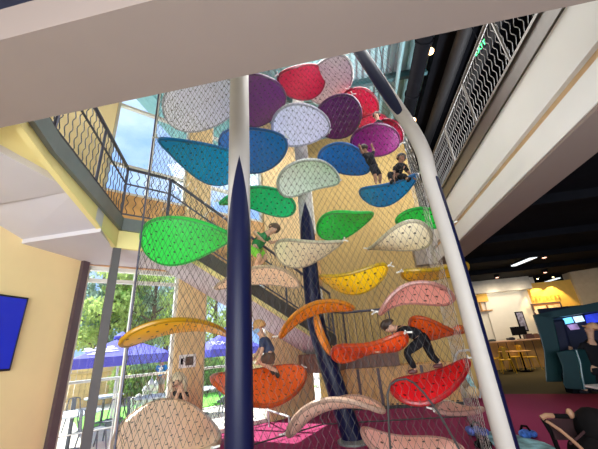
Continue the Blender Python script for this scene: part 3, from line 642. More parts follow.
def person(label, J, hr, face, top, bottom, shoes, hair, sleeve=1.0, legs=1.0, skin=None, hair_style='short', mask=None, extra=None, foot_dir=None):
    """J: joint -> world point: head, neck, chest, pelvis, and l/r + shoulder, elbow, hand, hip, knee, foot.
    hr: head radius; face: direction looked at; sleeve/legs: how far the cloth runs down (0..2 joints)"""
    skin = skin or M_skin
    base = Vector((J['pelvis'].x, J['pelvis'].y, min(p.z for p in J.values())))
    root = thing('person', label, 'person', tuple(base)); face = Vector(face).normalized()
    up = (J['head'] - J['neck']).normalized(); face = (face - up * face.dot(up) * .6).normalized(); side = face.cross(up).normalized()
    nodes = []; edges = []
    def nd(p, r): nodes.append((Vector(p), r)); return len(nodes) - 1
    def link(a, b): edges.append((a, b))
    pel = nd(J['pelvis'], (hr * .82, hr * .66)); bel = nd(J['pelvis'].lerp(J['chest'], .5), (hr * .82, hr * .64)); ch = nd(J['chest'], (hr * .98, hr * .70))
    nk = nd(J['neck'], hr * .48); jaw = nd(J['head'] - up * hr * .42 + face * hr * .16, hr * .66); hd = nd(J['head'] + up * hr * .25, hr * .86); tp = nd(J['head'] + up * hr * .72, hr * .55)
    for a, b in ((pel, bel), (bel, ch), (ch, nk), (nk, jaw), (jaw, hd), (hd, tp)): link(a, b)
    ns = nd(J['head'] + face * hr * 1.02 - up * hr * .02, hr * .16); link(hd, ns)
    for s in 'lr':
        S, E_, Hn = J[s + 'shoulder'], J[s + 'elbow'], J[s + 'hand']; a = nd(S, hr * .46); b = nd(E_, hr * .35); d_ = (Hn - E_).normalized()
        w = nd(Hn - d_ * hr * .35, hr * .24); pm = nd(Hn + d_ * hr * .18, (hr * .30, hr * .18))
        for x, y in ((ch, a), (a, b), (b, w), (w, pm)): link(x, y)
        sd = d_.cross(Vector((.3, .2, 1))).normalized(); nr = d_.cross(sd).normalized()
        for k, (o_, ln) in enumerate(((-.24, .46), (-.08, .56), (.08, .52), (.24, .40))):   # four fingers, slightly curled
            f0 = Hn + d_ * hr * .45 + sd * hr * o_; f1 = f0 + d_ * hr * ln * .55 - nr * hr * .06; f2 = f1 + d_ * hr * ln * .38 - nr * hr * .2
            i0 = nd(f0, hr * .085); i1 = nd(f1, hr * .075); i2 = nd(f2, hr * .06); link(pm, i0); link(i0, i1); link(i1, i2)
        t0_ = nd(Hn - d_ * hr * .02 - sd * hr * .34, hr * .095); t1_ = nd(Hn + d_ * hr * .3 - sd * hr * .50, hr * .075); link(pm, t0_); link(t0_, t1_)   # thumb from the side of the palm
        hp = nd(J[s + 'hip'], hr * .56); kn = nd(J[s + 'knee'], hr * .50); calf = nd(J[s + 'knee'].lerp(J[s + 'foot'], .35), hr * .46); ft = nd(J[s + 'foot'], hr * .30)
        fd = Vector(foot_dir).normalized() if foot_dir else Vector((face.x, face.y, 0)).normalized(); toe = nd(J[s + 'foot'] + fd * hr * 1.0 - Vector((0, 0, hr * .12)), hr * .24)
        for x, y in ((pel, hp), (hp, kn), (kn, calf), (calf, ft), (ft, toe)): link(x, y)
    bd = skin_mesh('body', nodes, edges, skin, root, base)
    g = hr * .10
    # shirt
    n2 = [(J['pelvis'].lerp(J['chest'], .02), (hr * 1.22, hr * 1.02)), (J['pelvis'].lerp(J['chest'], .5), (hr * 1.1 + g, hr * .9 + g)), (J['chest'], (hr * 1.2 + g, hr * .9 + g)), (J['neck'] - up * hr * .12, hr * .58)]
    e2 = [(0, 1), (1, 2), (2, 3)]
    for s in 'lr':
        S, E_, Hn = J[s + 'shoulder'], J[s + 'elbow'], J[s + 'hand']; i = len(n2); n2.append((S, hr * .56)); e2.append((2, i))
        n2.append((S.lerp(E_, min(1, sleeve)), hr * .46)); e2.append((i, i + 1))
        if sleeve > 1: n2.append((E_.lerp(Hn, (sleeve - 1) * .86), hr * .36)); e2.append((i + 1, i + 2))
    skin_mesh('shirt', n2, e2, top, root, base, 2)
    n3 = [(J['pelvis'].lerp(J['chest'], .16), (hr * 1.08, hr * .9)), (J['pelvis'], (hr * 1.14, hr * .94))]; e3 = [(0, 1)]
    for s in 'lr':
        Hp, Kn, Ft = J[s + 'hip'], J[s + 'knee'], J[s + 'foot']; i = len(n3); n3.append((Hp, hr * .82)); e3.append((1, i)); n3.append((Hp.lerp(Kn, min(1, legs)), hr * .60)); e3.append((i, i + 1))
        if legs > 1: n3.append((Kn.lerp(Ft, (legs - 1) * .92), hr * .44)); e3.append((i + 1, i + 2))
    skin_mesh('trousers' if legs > 1.2 else 'shorts', n3, e3, bottom, root, base, 1)
    if shoes:
        for s in 'lr':
            fd = Vector(foot_dir).normalized() if foot_dir else Vector((face.x, face.y, 0)).normalized(); p = J[s + 'foot'] - Vector((0, 0, hr * .14))
            skin_mesh('shoe', [(p - fd * hr * .25, hr * .34), (p + fd * hr * .4, hr * .36), (p + fd * hr * 1.15 - Vector((0, 0, hr * .06)), hr * .28)], [(0, 1), (1, 2)], shoes, root, base, 1)
    hc = J['head'] + up * hr * .42 - face * hr * .22
    M3 = Matrix((side, face, up)).transposed()
    if hair:
        mb = MB(); prof = [(max(.001, sin(a) * 1.06), cos(a) * 1.0) for a in [radians(x) for x in (112, 95, 80, 62, 45, 28, 12, 1)]]
        mb.lathe([(r * hr, z * hr) for r, z in prof], tuple(hc - base), 18, M3)
        if hair_style == 'long':
            for a in range(-100, 101, 25):
                q = hc - face * hr * .9 * cos(radians(a)) + side * hr * .95 * sin(radians(a)); mb.tube([q + up * hr * .1 - base, q - up * hr * .9 - base, q - up * hr * 1.9 - base], [hr * .34, hr * .36, hr * .22], 8)
        if hair_style == 'cap':
            q = hc + face * hr * .9 + up * hr * .05; mb.slab([q - side * hr * .75 - face * hr * .1 - base, q + side * hr * .75 - face * hr * .1 - base, q + side * hr * .5 + face * hr * .6 - base, q - side * hr * .5 + face * hr * .6 - base], tuple(up * hr * .1))
        mb.build('cap' if hair_style == 'cap' else 'hair', hair, root, True)
    for s in (-1, 1):
        MB().ball(tuple(J['head'] + face * hr * .84 + side * s * hr * .34 + up * hr * .18 - base), hr * .11, 8).build('eye', M_eye, bd, True)
        MB().ball(tuple(J['head'] + side * s * hr * .86 - base), hr * .24, 8, (.5, 1, 1), M3).build('ear', skin, bd, True)
    if mask: MB().ball(tuple(J['head'] + face * hr * .38 - up * hr * .38 - base), hr * .72, 14, (.98, .95, .7), M3).build('face_mask', mask, root, True)
    else: MB().ball(tuple(J['head'] + face * hr * .78 - up * hr * .42 - base), hr * .2, 8, (1.3, .5, .4), M3).build('mouth', M_lip, bd, True)
    return root
def joints(Y, **k):
    """each joint as (u, v, extra depth)"""
    return {n: atY(p[0], p[1], Y + (p[2] if len(p) > 2 else 0)) for n, p in k.items()}
C_black = mat('black_cloth', (.010, .010, .013), .9, var=.15, spec=.15); C_char = mat('charcoal_cloth', (.018, .018, .025), .9, var=.15, spec=.15)
C_blond = mat('blond_hair', (.55, .32, .12), .6, var=.15); C_dark = mat('dark_hair', (.03, .02, .015), .6, var=.2); C_brownh = mat('brown_hair', (.09, .05, .03), .6, var=.2)
LEFT = Vector((-1, .15, 0))
# dark climber leaning forward on the red platform
fa = on_petal(29, 416, 374); fb = on_petal(29, 442, 369); y3 = (fa.y + fb.y) / 2
J = joints(y3, head=(389.5, 326.5, 0), neck=(395, 328.5, 0), chest=(405, 328.5, 0), pelvis=(423.5, 338, 0), lshoulder=(400, 333, -.16), lelbow=(391, 343, -.24), lhand=(381, 350, -.2), rshoulder=(402, 328, .16), relbow=(394, 339, .26), rhand=(384, 347, .3),
           lhip=(421, 341, -.09), lknee=(406, 353, -.12), rhip=(425, 340, .09), rknee=(431.5, 356, .1))
J['lfoot'] = fa + Vector((0, 0, .06)); J['rfoot'] = fb + Vector((0, 0, .06))
person('person in black clothes leaning forward with feet on the red platform', J, .098, (-1, -.1, -.35), C_black, C_black, mat('dark_shoes', (.10, .02, .02), .5), C_dark, 1.9, 2.0, foot_dir=(-1, -.1, -.05))
# blond child crouching on the sunny orange platform
fa = on_petal(30, 279, 377); y2 = fa.y
J = joints(y2, head=(259, 328, 0), neck=(262, 335.5, 0), chest=(264.5, 341, 0), pelvis=(271, 355, 0), lshoulder=(262, 341, -.13), lelbow=(262, 350, -.2), lhand=(259, 359, -.2), rshoulder=(265, 340, .13), relbow=(260, 349, .22), rhand=(254, 358, .2),
           lhip=(270.5, 357, -.08), lknee=(259.5, 361, -.12), rhip=(272, 357, .08), rknee=(264, 360, .14))
J['lfoot'] = on_petal(30, 277, 374) + Vector((0, 0, .05)); J['rfoot'] = on_petal(30, 272, 371) + Vector((0, 0, .05))
person('blond child in a navy shirt and blue face mask crouching on the orange platform', J, .108, (-1, -.25, 0), mat('navy_shirt', (.035, .05, .11), .85, var=.2), mat('brown_shorts', (.10, .055, .035), .85, var=.3), mat('black_shoes', (.02, .016, .016), .5), C_blond, .9, .95, mask=mat('blue_mask', (.30, .48, .70), .7), foot_dir=(.2, -.4, -.3))
# boy in green lying over the tan platform
J = joints(5.45, head=(273, 229.5, 0), neck=(267, 233.5, 0), chest=(262, 237, 0), pelvis=(254.5, 249, .05), lshoulder=(263, 238, -.14), lelbow=(253.5, 231.5, -.2), lhand=(261, 239, -.26), rshoulder=(266, 235.5, .14), relbow=(271, 243, .16), rhand=(280, 240.5, .1),
           lhip=(254, 251, -.05), lknee=(260, 256, -.12), rhip=(257, 251, .12), rknee=(266, 257, .15), lfoot=(255.5, 265.5, 0), rfoot=(252, 270, .1))
person('boy in a green shirt and lime shorts leaning over beside the front column', J, .112, (1, -.5, -.1), mat('green_shirt', (.02, .22, .06), .85, var=.15), mat('lime_shorts', (.22, .62, .05), .85, var=.1), None, C_brownh, .8, .9)
# child sitting in the blue boat-shaped platform
p5 = on_petal(14, 400, 181); y5 = p5.y
J = joints(y5, head=(401.5, 158.5, 0), neck=(400.5, 163, 0), chest=(400, 167, 0), pelvis=(396, 178, 0), lshoulder=(397, 166.5, -.1), lelbow=(393.5, 173, -.16), lhand=(394, 179.5, -.2), rshoulder=(404.5, 167, .08), relbow=(409, 173, .05), rhand=(413, 177.5, -.02),
           lhip=(394.5, 178.5, -.08), lknee=(389.5, 173, -.2), rhip=(397, 179, .08), rknee=(404, 175.5, -.22), lfoot=(391, 182, -.3), rfoot=(408, 180, -.3))
person('child in black sitting in the blue boat-shaped platform', J, .085, (.3, -1, 0), C_black, C_black, C_char, C_dark, .9, 1.9, skin=M_skind)
# climber in dark clothes reaching down to the blue platform
p4 = on_petal(14, 378, 186); y4 = p4.y + .02
J = joints(y4, head=(364, 149.5, 0), neck=(366.5, 153, 0), chest=(369, 157, 0), pelvis=(374.5, 168, 0), lshoulder=(366.5, 157.5, -.12), lelbow=(362.5, 152, -.2), lhand=(360, 147, -.22), rshoulder=(371.5, 156, .12), relbow=(374, 151, .2), rhand=(372, 146, .2),
           lhip=(373, 169, -.07), lknee=(375.2, 176, -.1), rhip=(376.5, 169, .07), rknee=(380.2, 176, .06), lfoot=(376, 183, -.1), rfoot=(380, 182.5, .06))
person('climber in dark clothes stretching from the blue platform up to the plum one', J, .082, (-.6, 1, .3), C_char, C_char, None, C_dark, .9, 1.0, skin=M_skind, foot_dir=(-.1, -1, -.4))
# head and back of somebody above the plum platform
J = joints(6.15, head=(376.5, 116, 0), neck=(378, 120, 0), chest=(379, 124.5, 0), pelvis=(380, 133.5, .1), lshoulder=(374.5, 124, -.1), lelbow=(371, 129, -.16), lhand=(368, 132, -.1), rshoulder=(383, 124.5, .1), relbow=(386, 129, .12), rhand=(388, 133, .1),
           lhip=(378, 134, -.08), lknee=(372, 131, -.2), rhip=(382, 134, .1), rknee=(386, 131.5, -.1), lfoot=(373, 137, -.1), rfoot=(386, 137, .05))
person('person in dark clothes crouching above the plum platform near the roof', J, .09, (-.5, -1, 0), C_black, C_black, C_char, C_dark, 1.8, 1.9)
# woman with light hair at the lower left, hands before her face
J = joints(5.3, head=(177.5, 382.5, 0), neck=(178, 389, 0), chest=(178.5, 396, 0), pelvis=(177, 414, 0), lshoulder=(172.5, 395, -.08), lelbow=(174, 405, -.22), lhand=(178.5, 391.5, -.24), rshoulder=(185.5, 395.5, .05), relbow=(187, 404, -.16), rhand=(182.5, 391, -.22),
           lhip=(174, 416, 0), lknee=(173, 430, -.06), rhip=(180, 416, 0), rknee=(180, 430, -.06))
for s, u in (('l', 172), ('r', 179)):
    k = J[s + 'knee']; J[s + 'foot'] = Vector((k.x, k.y + .06, .06))
person('long-haired person in a dark top with hands before the face, by the golden pier', J, .118, (.35, -1, -.05), C_black, mat('denim', (.06, .09, .2), .85), C_char, mat('light_hair', (.62, .50, .34), .6, var=.2), .5, 1.9, hair_style='long')

# ------------------------------------------------------------------ outdoors, beyond the glazed wall
GZ = -0.15
gA = G0 - D * 8; gB = G0 + D * 14
def yard(t, off, z=0.0): return gp(t, -off, z)
def yx(u, v, off):
    """point seen at pixel (u, v) on the vertical sheet standing off metres outside the glass"""
    d = ray(u, v); P0_ = G0 - NG * off; k = NG.dot(P0_) / NG.dot(Vector((d.x, d.y, 0))); return EYE + d * k
def yquad(t0, t1, o0, o1): return [tuple(yard(t0, o0)[:2]), tuple(yard(t1, o0)[:2]), tuple(yard(t1, o1)[:2]), tuple(yard(t0, o1)[:2])]
struct(MB().prism(yquad(-14, 18, .1, 40), GZ - .1, GZ).build('floor_patio', mat('pale_paving', (.62, .58, .52), .85, var=.08, scale=3)))
struct(MB().prism(yquad(0.6, 9.5, 4.6, 8.2), GZ, GZ + .03).build('floor_turf', mat('artificial_turf', (.16, .52, .06), .9, var=.25, scale=30)))
# guard rail just outside
t = thing('guard_rail', 'pale metal guard rail crossing the patio behind the glass', 'railing', tuple(yard(3, .55, GZ))); b0 = t.location.copy()
MB().tube([yard(-.6, .55, 1.28) - b0, yard(9, .55, 1.28) - b0], .028, 8).build('top_rail', mat('white_rail', (.55, .55, .56), .4), t, True)
MB().tube([yard(-.6, .55, .42) - b0, yard(9, .55, 0.42) - b0], .012, 8).build('lower_rail', MATS['white_rail'], t, True)
for k in range(8): MB().tube([yard(-.5 + k * 1.25, .55, GZ) - b0, yard(-.5 + k * 1.25, .55, 1.28) - b0], .014, 8).build('post', MATS['white_rail'], t, True)
# wooden fence
tag(None, None, None) if False else None
fb_ = yard(2, 10.5, GZ); t = thing('fence', 'tall fence of upright golden boards behind the patio', 'fence', tuple(fb_))
mb = MB(); M_fence = mat('fence_wood', (.72, .50, .24), .7, var=.15, scale=5)
for k in range(100):
    p = yard(-9 + k * .2, 10.5, GZ + .85) - fb_; mb.box(tuple(p), (.19, .03, 1.7), rz=pi / 2 - az)
mb.build('boards', M_fence, t)
for z in (.35, 1.35): MB().tube([yard(-9, 10.45, GZ + z) - fb_, yard(11, 10.45, GZ + z) - fb_], .045, 4).build('rail', M_fence, t)
for k in range(9): p = yard(-9 + k * 2.5, 10.56, GZ + .95) - fb_; MB().box(tuple(p), (.12, .12, 1.9), rz=pi / 2 - az).build('post', M_fence, t)
# umbrellas
M_umb = mat('blue_canvas', (.075, .075, .50), .8, var=.06); M_umbw = mat('white_print', (.85, .85, .9), .8)
def umbrella(apex, half, zlow, label, rz, text=None):
    base = Vector((apex.x, apex.y, GZ)); r = thing('patio_umbrella', label, 'umbrella', tuple(base), rz, 'blue patio umbrellas'); h = apex.z - GZ; zl = zlow - GZ
    n = 4; mb = MB(); ring = [Vector((half * cos(2 * pi * k / n + pi / 4), half * sin(2 * pi * k / n + pi / 4), zl)) for k in range(n)]
    top = Vector((0, 0, h))
    for k in range(n):
        a, b = ring[k], ring[(k + 1) % n]; mid = (a + b) / 2; mid.z -= .0
        mb.slab([top, a, b], (0, 0, -.015))
    cn = mb.build('canopy', M_umb, r)
    vb = MB()
    for k in range(n): vb.slab([ring[k], ring[(k + 1) % n], ring[(k + 1) % n] - Vector((0, 0, .24)), ring[k] - Vector((0, 0, .24))], (ring[k] + ring[(k + 1) % n]).normalized() * -.012)
    vb.build('valance', M_umb, cn); MB().lathe([(.02, h + .16), (.22, h + .02), (.23, h - .06)][::-1], seg=16).build('top_vent', M_umb, cn, True)
    MB().tube([(0, 0, 0), (0, 0, h - .02)], .035, 8).build('pole', mat('white_pole', (.75, .75, .75), .4), r, True)
    ribs = MB()
    for a in ring: ribs.tube([top - Vector((0, 0, .05)), a - Vector((0, 0, .03))], .012, 5)
    ribs.build('ribs', MATS['white_pole'], r); MB().lathe([(.32, 0), (.32, .07), (.06, .12)], seg=18).build('base', M_steel, r, True)
    return cn, h, zl
OFF = 4.4
ap = yx(122, 337, OFF); lo = yx(72, 366, OFF); hi = yx(168, 349, OFF)
half1 = ((lo - hi).length) / 2 * 1.36
def facing(apex):                                             # panel azimuth of the umbrella that turns to the glass
    return math.atan2(NG.y, NG.x)
r1, h1, zl1 = umbrella(ap, half1, 1.72, 'large blue patio umbrella with a white emblem left of the golden pier', facing(ap) + 0)
ap2 = yx(226, 331, OFF + .6); r2, h2, zl2 = umbrella(ap2, half1 * .85, 1.72, 'blue patio umbrella with white lettering right of the golden pier', facing(ap2))
def slope_m(half, h, zl, along, side=0.0):
    """local frame lying on the +x panel of the canopy, text upright as seen from outside"""
    ri = half * cos(pi / 4); ax = Vector((ri, 0, zl)); top = Vector((0, 0, h)); upv = (top - ax).normalized(); sv = Vector((0, 1, 0)); nv = sv.cross(upv)
    p = ax.lerp(top, along) + sv * side + nv * .012
    return Matrix((sv, upv, nv)).transposed().to_4x4() if False else Matrix.Translation(p) @ Matrix((sv, upv, nv)).transposed().to_4x4()
text_mesh('white_lettering', 'JROHIA', .30, M_umbw, r2, slope_m(half1 * .85, h2, zl2, .30, -.5))
em = MB()
for (x, y, sx, sy) in ((0, 0, .9, .12), (-.28, .13, .2, .14), (0, .17, .22, .2), (.28, .13, .2, .14), (.1, -.15, .7, .1), (-.2, -.24, .35, .07)): em.ball((x, y, 0), 1, 10, (sx / 2, sy / 2, .012))
e = em.build('white_emblem', M_umbw, r1, True); e.matrix_local = slope_m(half1, h1, zl1, .34, -.62) @ Matrix.Rotation(.1, 4, 'Z')
# patio tables and chairs
M_tab = mat('pale_blue_table', (.50, .56, .66), .4); M_chr = mat('dark_chair_metal', (.10, .11, .14), .5, .3)
def table(p, label, rad=.55):
    r = thing('patio_table', label, 'table', (p.x, p.y, GZ), 0, 'patio tables'); MB().lathe([(rad - .02, .70), (rad, .715), (rad, .735), (rad - .02, .745)], seg=26).build('tabletop', M_tab, r, True)
    MB().tube([(0, 0, 0), (0, 0, .70)], .04, 8).build('stem', M_chr, r, True); MB().lathe([(.28, 0), (.27, .03), (.05, .06)], seg=18).build('foot', M_chr, r, True)
def chair(name, label, group, p, rz, m, seat_h=.45, z=0.0, scale=1.0):
    r = thing(name, label, 'chair', (p.x, p.y, z), rz, group); r.scale = (scale,) * 3
    MB().box((0, 0, seat_h), (.40, .40, .03)).build('seat', m, r, bevel=.012)
    mb = MB()
    for x in (-.18, .18): mb.tube([(x, .19, seat_h), (x * .95, .26, seat_h + .22), (x * .8, .27, seat_h + .40)], .014, 6)
    mb.tube([(-.15, .27, seat_h + .40), (0, .28, seat_h + .43), (.15, .27, seat_h + .40)], .014, 6); mb.slab([(-.06, .235, seat_h + .02), (.06, .235, seat_h + .02), (.06, .275, seat_h + .41), (-.06, .275, seat_h + .41)], (0, .012, 0))
    mb.build('backrest', m, r, True)
    for x in (-1, 1):
        for y in (-1, 1): MB().tube([(x * .17, y * .17, seat_h), (x * .22, y * .23, 0)], [.02, .014], 6).build('leg', m, r, True)
    return r
tl = [(2.2, 3.3), (0.2, 2.2), (3.6, 3.4), (-1.2, 4.2), (1.2, 5.4)]
td = ['round pale patio table nearest the middle of the left window', 'round pale patio table close behind the glass at the far left', 'round pale patio table by the edge of the turf', 'round pale patio table in the shade beside the fence', 'round pale patio table under the large blue umbrella']
for (a, o), lab in zip(tl, td): table(yard(a, o), lab)
cd = [(.55, 1.5, .3, 'dark metal patio chair closest to the glass, left of the steel post'), (-.35, 2.9, 2.2, 'dark metal patio chair behind the leftmost table'), (1.0, 2.3, 4.2, 'dark metal patio chair right of the leftmost table'), (1.6, 2.5, .4, 'dark metal patio chair in front of the middle table'), (2.9, 3.9, 4.0, 'dark metal patio chair at the right of the middle table'),
      (2.9, 2.6, .2, 'dark metal patio chair seen just right of the steel post'), (4.2, 2.7, 5.6, 'dark metal patio chair nearest the turf'), (-1.9, 3.6, 1.2, 'dark metal patio chair by the shaded table'), (.5, 4.8, 1.0, 'dark metal patio chair under the big umbrella')]
for (a, o, rz, lab) in cd: chair('patio_chair', lab, 'patio chairs', yard(a, o), rz - az + pi, M_chr, z=GZ)
# giant chess pieces on the turf
M_chess = mat('white_chess_plastic', (.86, .86, .84), .4)
kinds = ['pawn', 'pawn', 'bishop', 'king', 'queen', 'rook']; hs = [.62, .70, .86, 1.05, .98, .66]
wh = ['shortest white giant chess pawn at the left end of its row', 'white giant chess pawn second in its row', 'white giant chess bishop standing third in its row', 'tallest white giant chess king of the row on the turf', 'white giant chess queen beside the king', 'white giant chess rook at the right end of its row near the golden pier']
for i, (u, kd, h) in enumerate(zip((134, 139, 145, 150.5, 155, 164), kinds, hs)):
    p = yx(u, 392, 5.3); r = thing('chess_piece', wh[i], 'chess piece', (p.x, p.y, GZ + .03), 0, 'giant chess pieces on the turf')
    k = h / 1.0; MB().lathe([(.20 * k, 0), (.20 * k, .07 * k), (.13 * k, .13 * k), (.085 * k, .40 * k), (.07 * k, .62 * k), (.12 * k, .66 * k), (.06 * k, .70 * k)], seg=16).build('body', M_chess, r, True)
    if kd == 'pawn': MB().ball((0, 0, .80 * k), .13 * k).build('head', M_chess, r, True)
    elif kd == 'rook': MB().lathe([(.07 * k, .68 * k), (.14 * k, .78 * k), (.14 * k, .95 * k), (.10 * k, .95 * k)], seg=14).build('head', M_chess, r, True)
    else: MB().lathe([(.06 * k, .68 * k), (.12 * k, .84 * k), (.06 * k, .97 * k), (.015 * k, 1.0 * k)], seg=14).tube([(0, 0, .98 * k), (0, 0, 1.1 * k)], .02 * k, 6).build('head', M_chess, r, True)
# person in a blue shirt on the turf
p9 = yx(162, 393, 4.9); y9 = p9.y
J = joints(y9, head=(161.8, 360.8, 0), neck=(161.8, 363.8, 0), chest=(161.5, 367.5, 0), pelvis=(161.5, 377, 0), lshoulder=(158, 366.5, 0), lelbow=(156.3, 372, -.05), lhand=(157.5, 377, -.1), rshoulder=(165.2, 366.2, 0), relbow=(166.8, 371.5, -.05), rhand=(165.5, 377, -.1),
           lhip=(160.1, 378, 0), lknee=(160, 385.5, 0), rhip=(163, 378, 0), rknee=(163, 385.5, 0))
for s in 'lr': J[s + 'foot'] = Vector((J[s + 'knee'].x, J[s + 'knee'].y + .05, GZ + .1))
pb = person('person in a bright blue shirt with a white star standing outside on the turf', J, .11, (.4, -1, 0), mat('blue_shirt', (.03, .25, .62), .85), mat('grey_shorts', (.35, .33, .3), .85), C_char, C_brownh, .9, .95)
st_ = MB(); c = J['chest'] - Vector(pb.location); nv = Vector((.45, -.89, 0)); sv = Vector((.89, .45, 0)); pts = []
for k in range(10): rr = .115 if k % 2 == 0 else .05; a = pi / 2 + k * pi / 5; pts.append(c + nv * .135 + sv * rr * cos(a) + Vector((0, 0, rr * sin(a) - .03)))
st_.slab(pts, tuple(nv * -.07)); st_.build('star_print', M_umbw, [c for c in pb.children if c.name.startswith('shirt')][0])
# trees and shrubs
M_leaf = [leafy('leaf_bright', (.50, .62, .22)), leafy('leaf_mid', (.28, .42, .16)), leafy('leaf_blue', (.34, .46, .36))]
M_bark = mat('bark', (.16, .11, .085), .9, var=.3, scale=12, bump=.4)
def leaf_cloud(mb, c, rad, n, size, rng):
    for _ in range(n):
        while True:
            p = Vector((rng.uniform(-1, 1), rng.uniform(-1, 1), rng.uniform(-1, 1)))
            if p.length < 1: break
        p = Vector((p.x * rad[0], p.y * rad[1], p.z * rad[2])) + c; q = Euler((rng.uniform(0, 6), rng.uniform(0, 6), rng.uniform(0, 6))).to_matrix(); s = size * rng.uniform(.6, 1.4)
        mb.add([p + q @ Vector(x) for x in ((-s, 0, 0), (0, -s * .5, .1 * s), (s, 0, 0), (0, s * .5, .1 * s))], [(0, 1, 2, 3)])
def tree(p, h, spread, label, k, seed, lean=0.0):
    rng = random.Random(seed); r = thing('tree', label, 'tree', (p.x, p.y, GZ), 0, 'trees behind the patio')
    tk = [Vector((lean * i / 6 * h + rng.uniform(-.06, .06), rng.uniform(-.06, .06), h * .92 * i / 6)) for i in range(7)]
    MB().tube(tk, [.24 * (1 - i / 8) for i in range(7)], 9).build('trunk', M_bark, r, True)
    lv = MB(); br = MB()
    for i in range(10):
        z = h * (.32 + .62 * i / 9); a = rng.uniform(0, 6.28); q = Vector((cos(a), sin(a), 0)) * spread * rng.uniform(.3, .85); b = tk[min(6, int(z / h / .92 * 6))]
        e = Vector((b.x + q.x, b.y + q.y, z + .4)); br.tube([Vector((b.x, b.y, z - .3)), e], [.07, .025], 5); leaf_cloud(lv, e, (spread * .5, spread * .5, h * .09), 330, .13, rng)
    br.build('branches', M_bark, r, True); lv.build('foliage', M_leaf[k], r); return r
tlab = ['tree with bluish foliage at the left edge of the window', 'bright leafy tree left of the steel post', 'tall trunked tree right of the steel post', 'bright green tree above the amber platform', 'bluish tree just left of the golden pier', 'tree seen below the stair right of the golden pier', 'far bright tree behind the blond child', 'tall tree between the steel post and the amber platform', 'far tree at the very left of the view outside']
for i, (u, o, h, s, k, ln) in enumerate([(88, 15, 7.6, 2.2, 2, .03), (104, 12.5, 6.6, 1.9, 0, .0), (122, 14.5, 7.8, 2.0, 2, .03), (150, 13, 6.8, 2.0, 0, 0), (165, 17, 8.5, 2.4, 2, .02), (215, 14, 7.4, 2.4, 0, 0), (285, 15, 7.6, 2.4, 1, 0), (135, 19, 9, 2.6, 1, 0), (70, 18, 8.6, 2.6, 1, 0)]):
    tree(yx(u, 350, o), h, s, tlab[i], k, 100 + i, ln)
slab_ = ['dark green shrub before the fence right of the steel post', 'olive shrub before the fence under the big umbrella', 'dark shrub left of the golden pier', 'green shrub right of the golden pier', 'low shrub behind the sunny orange platform']
for i, (u, o) in enumerate([(128, 9.6), (139, 9.3), (153, 9.5), (208, 8.5), (222, 8.8)]):
    p = yx(u, 375, o); rng = random.Random(50 + i); r = thing('shrub', slab_[i], 'shrub', (p.x, p.y, GZ), 0, 'shrubs along the fence'); lv = MB(); stt = MB()
    for k in range(5): a = k * 1.26; stt.tube([(0, 0, 0), (.3 * cos(a), .3 * sin(a), 1.2)], [.03, .012], 5)
    stt.build('stems', M_bark, r); leaf_cloud(lv, Vector((0, 0, .95)), (.75, .75, .95), 900, .09, rng); lv.build('foliage', M_leaf[i % 2], r)
# plaque on the golden pier
def on_pier(u, v): return yx(u, v, -.155)
p = on_pier(187.5, 361); r = thing('wall_plaque', 'white notice plaque with a dark picture on the golden pier', 'sign', tuple(p), -(pi / 2 - az) + pi / 2 - pi / 2)
r.rotation_euler = (0, 0, math.atan2(NG.y, NG.x) + pi / 2)
MB().box((0, .01, 0), (.36, .02, .26)).build('board', mat('white_board', (.80, .78, .74), .5), r); MB().box((.04, -.004, 0), (.17, .008, .17)).build('picture', mat('dark_brown_print', (.10, .06, .04), .5, var=.6, scale=20), r); MB().box((-.12, -.004, 0), (.05, .008, .12)).build('symbol', M_black, r)
# low white rail indoors by the glass
t = thing('floor_rail', 'low white tube rail standing on the sunny carpet by the glass', 'railing', tuple(atZ(268, 425, 0))); b0 = t.location.copy()
qs = [atZ(240, 408, .0), atZ(269, 427, .0), atZ(290, 436, 0.)]
MB().tube([q + Vector((0, 0, .32)) - b0 for q in qs], .022, 8).build('top_rail', MATS['white_rail'], t, True)
for q in qs: MB().tube([q - b0, q + Vector((0, 0, .32)) - b0], .018, 8).build('post', MATS['white_rail'], t, True)

# ------------------------------------------------------------------ cafe on the right
YC = 17.0
def cq(u, v, y=YC): return atY(u, v, y)
M_cafew = mat('cafe_white_wall', (.78, .76, .70), .8, var=.02); M_cafey = mat('cafe_yellow_wall', (.80, .48, .10), .8, var=.05)
struct(MB().prism([(2.9, YC), (9.15, YC), (9.15, YC + .15), (2.9, YC + .15)], 0, 3.95).build('wall_cafe', M_cafew))
struct(MB().prism([(8.68, YC - .25), (10.6, YC - .25), (10.6, YC + .2), (8.68, YC + .2)], 0, 3.62).build('wall_cafe_niche', M_cafey))
struct(MB().prism([(10.6, YC - .4), (11.5, YC - .9), (11.5, YC + .2), (10.6, YC + .2)], 0, 3.95).build('wall_cafe_return', mat('tan_wall', (.45, .36, .25), .8)))
struct(MB().box((5.9, YC - .3, 3.64), (5.5, .6, .6)).build('ceiling_cafe_drop', mat('grey_drop', (.45, .43, .40), .8)))
struct(MB().prism([(6.55, YC - .12), (8.26, YC - .12), (8.26, YC), (6.55, YC)], 0, 3.34).build('trim_7', M_cafew))
lamp('cafe_wall_glow', 'POINT', (6.9, YC - .8, 3.2), 8, (1, .85, .6), .08); lamp('cafe_wall_glow', 'POINT', (8.0, YC - .8, 3.2), 6, (1, .85, .6), .08)
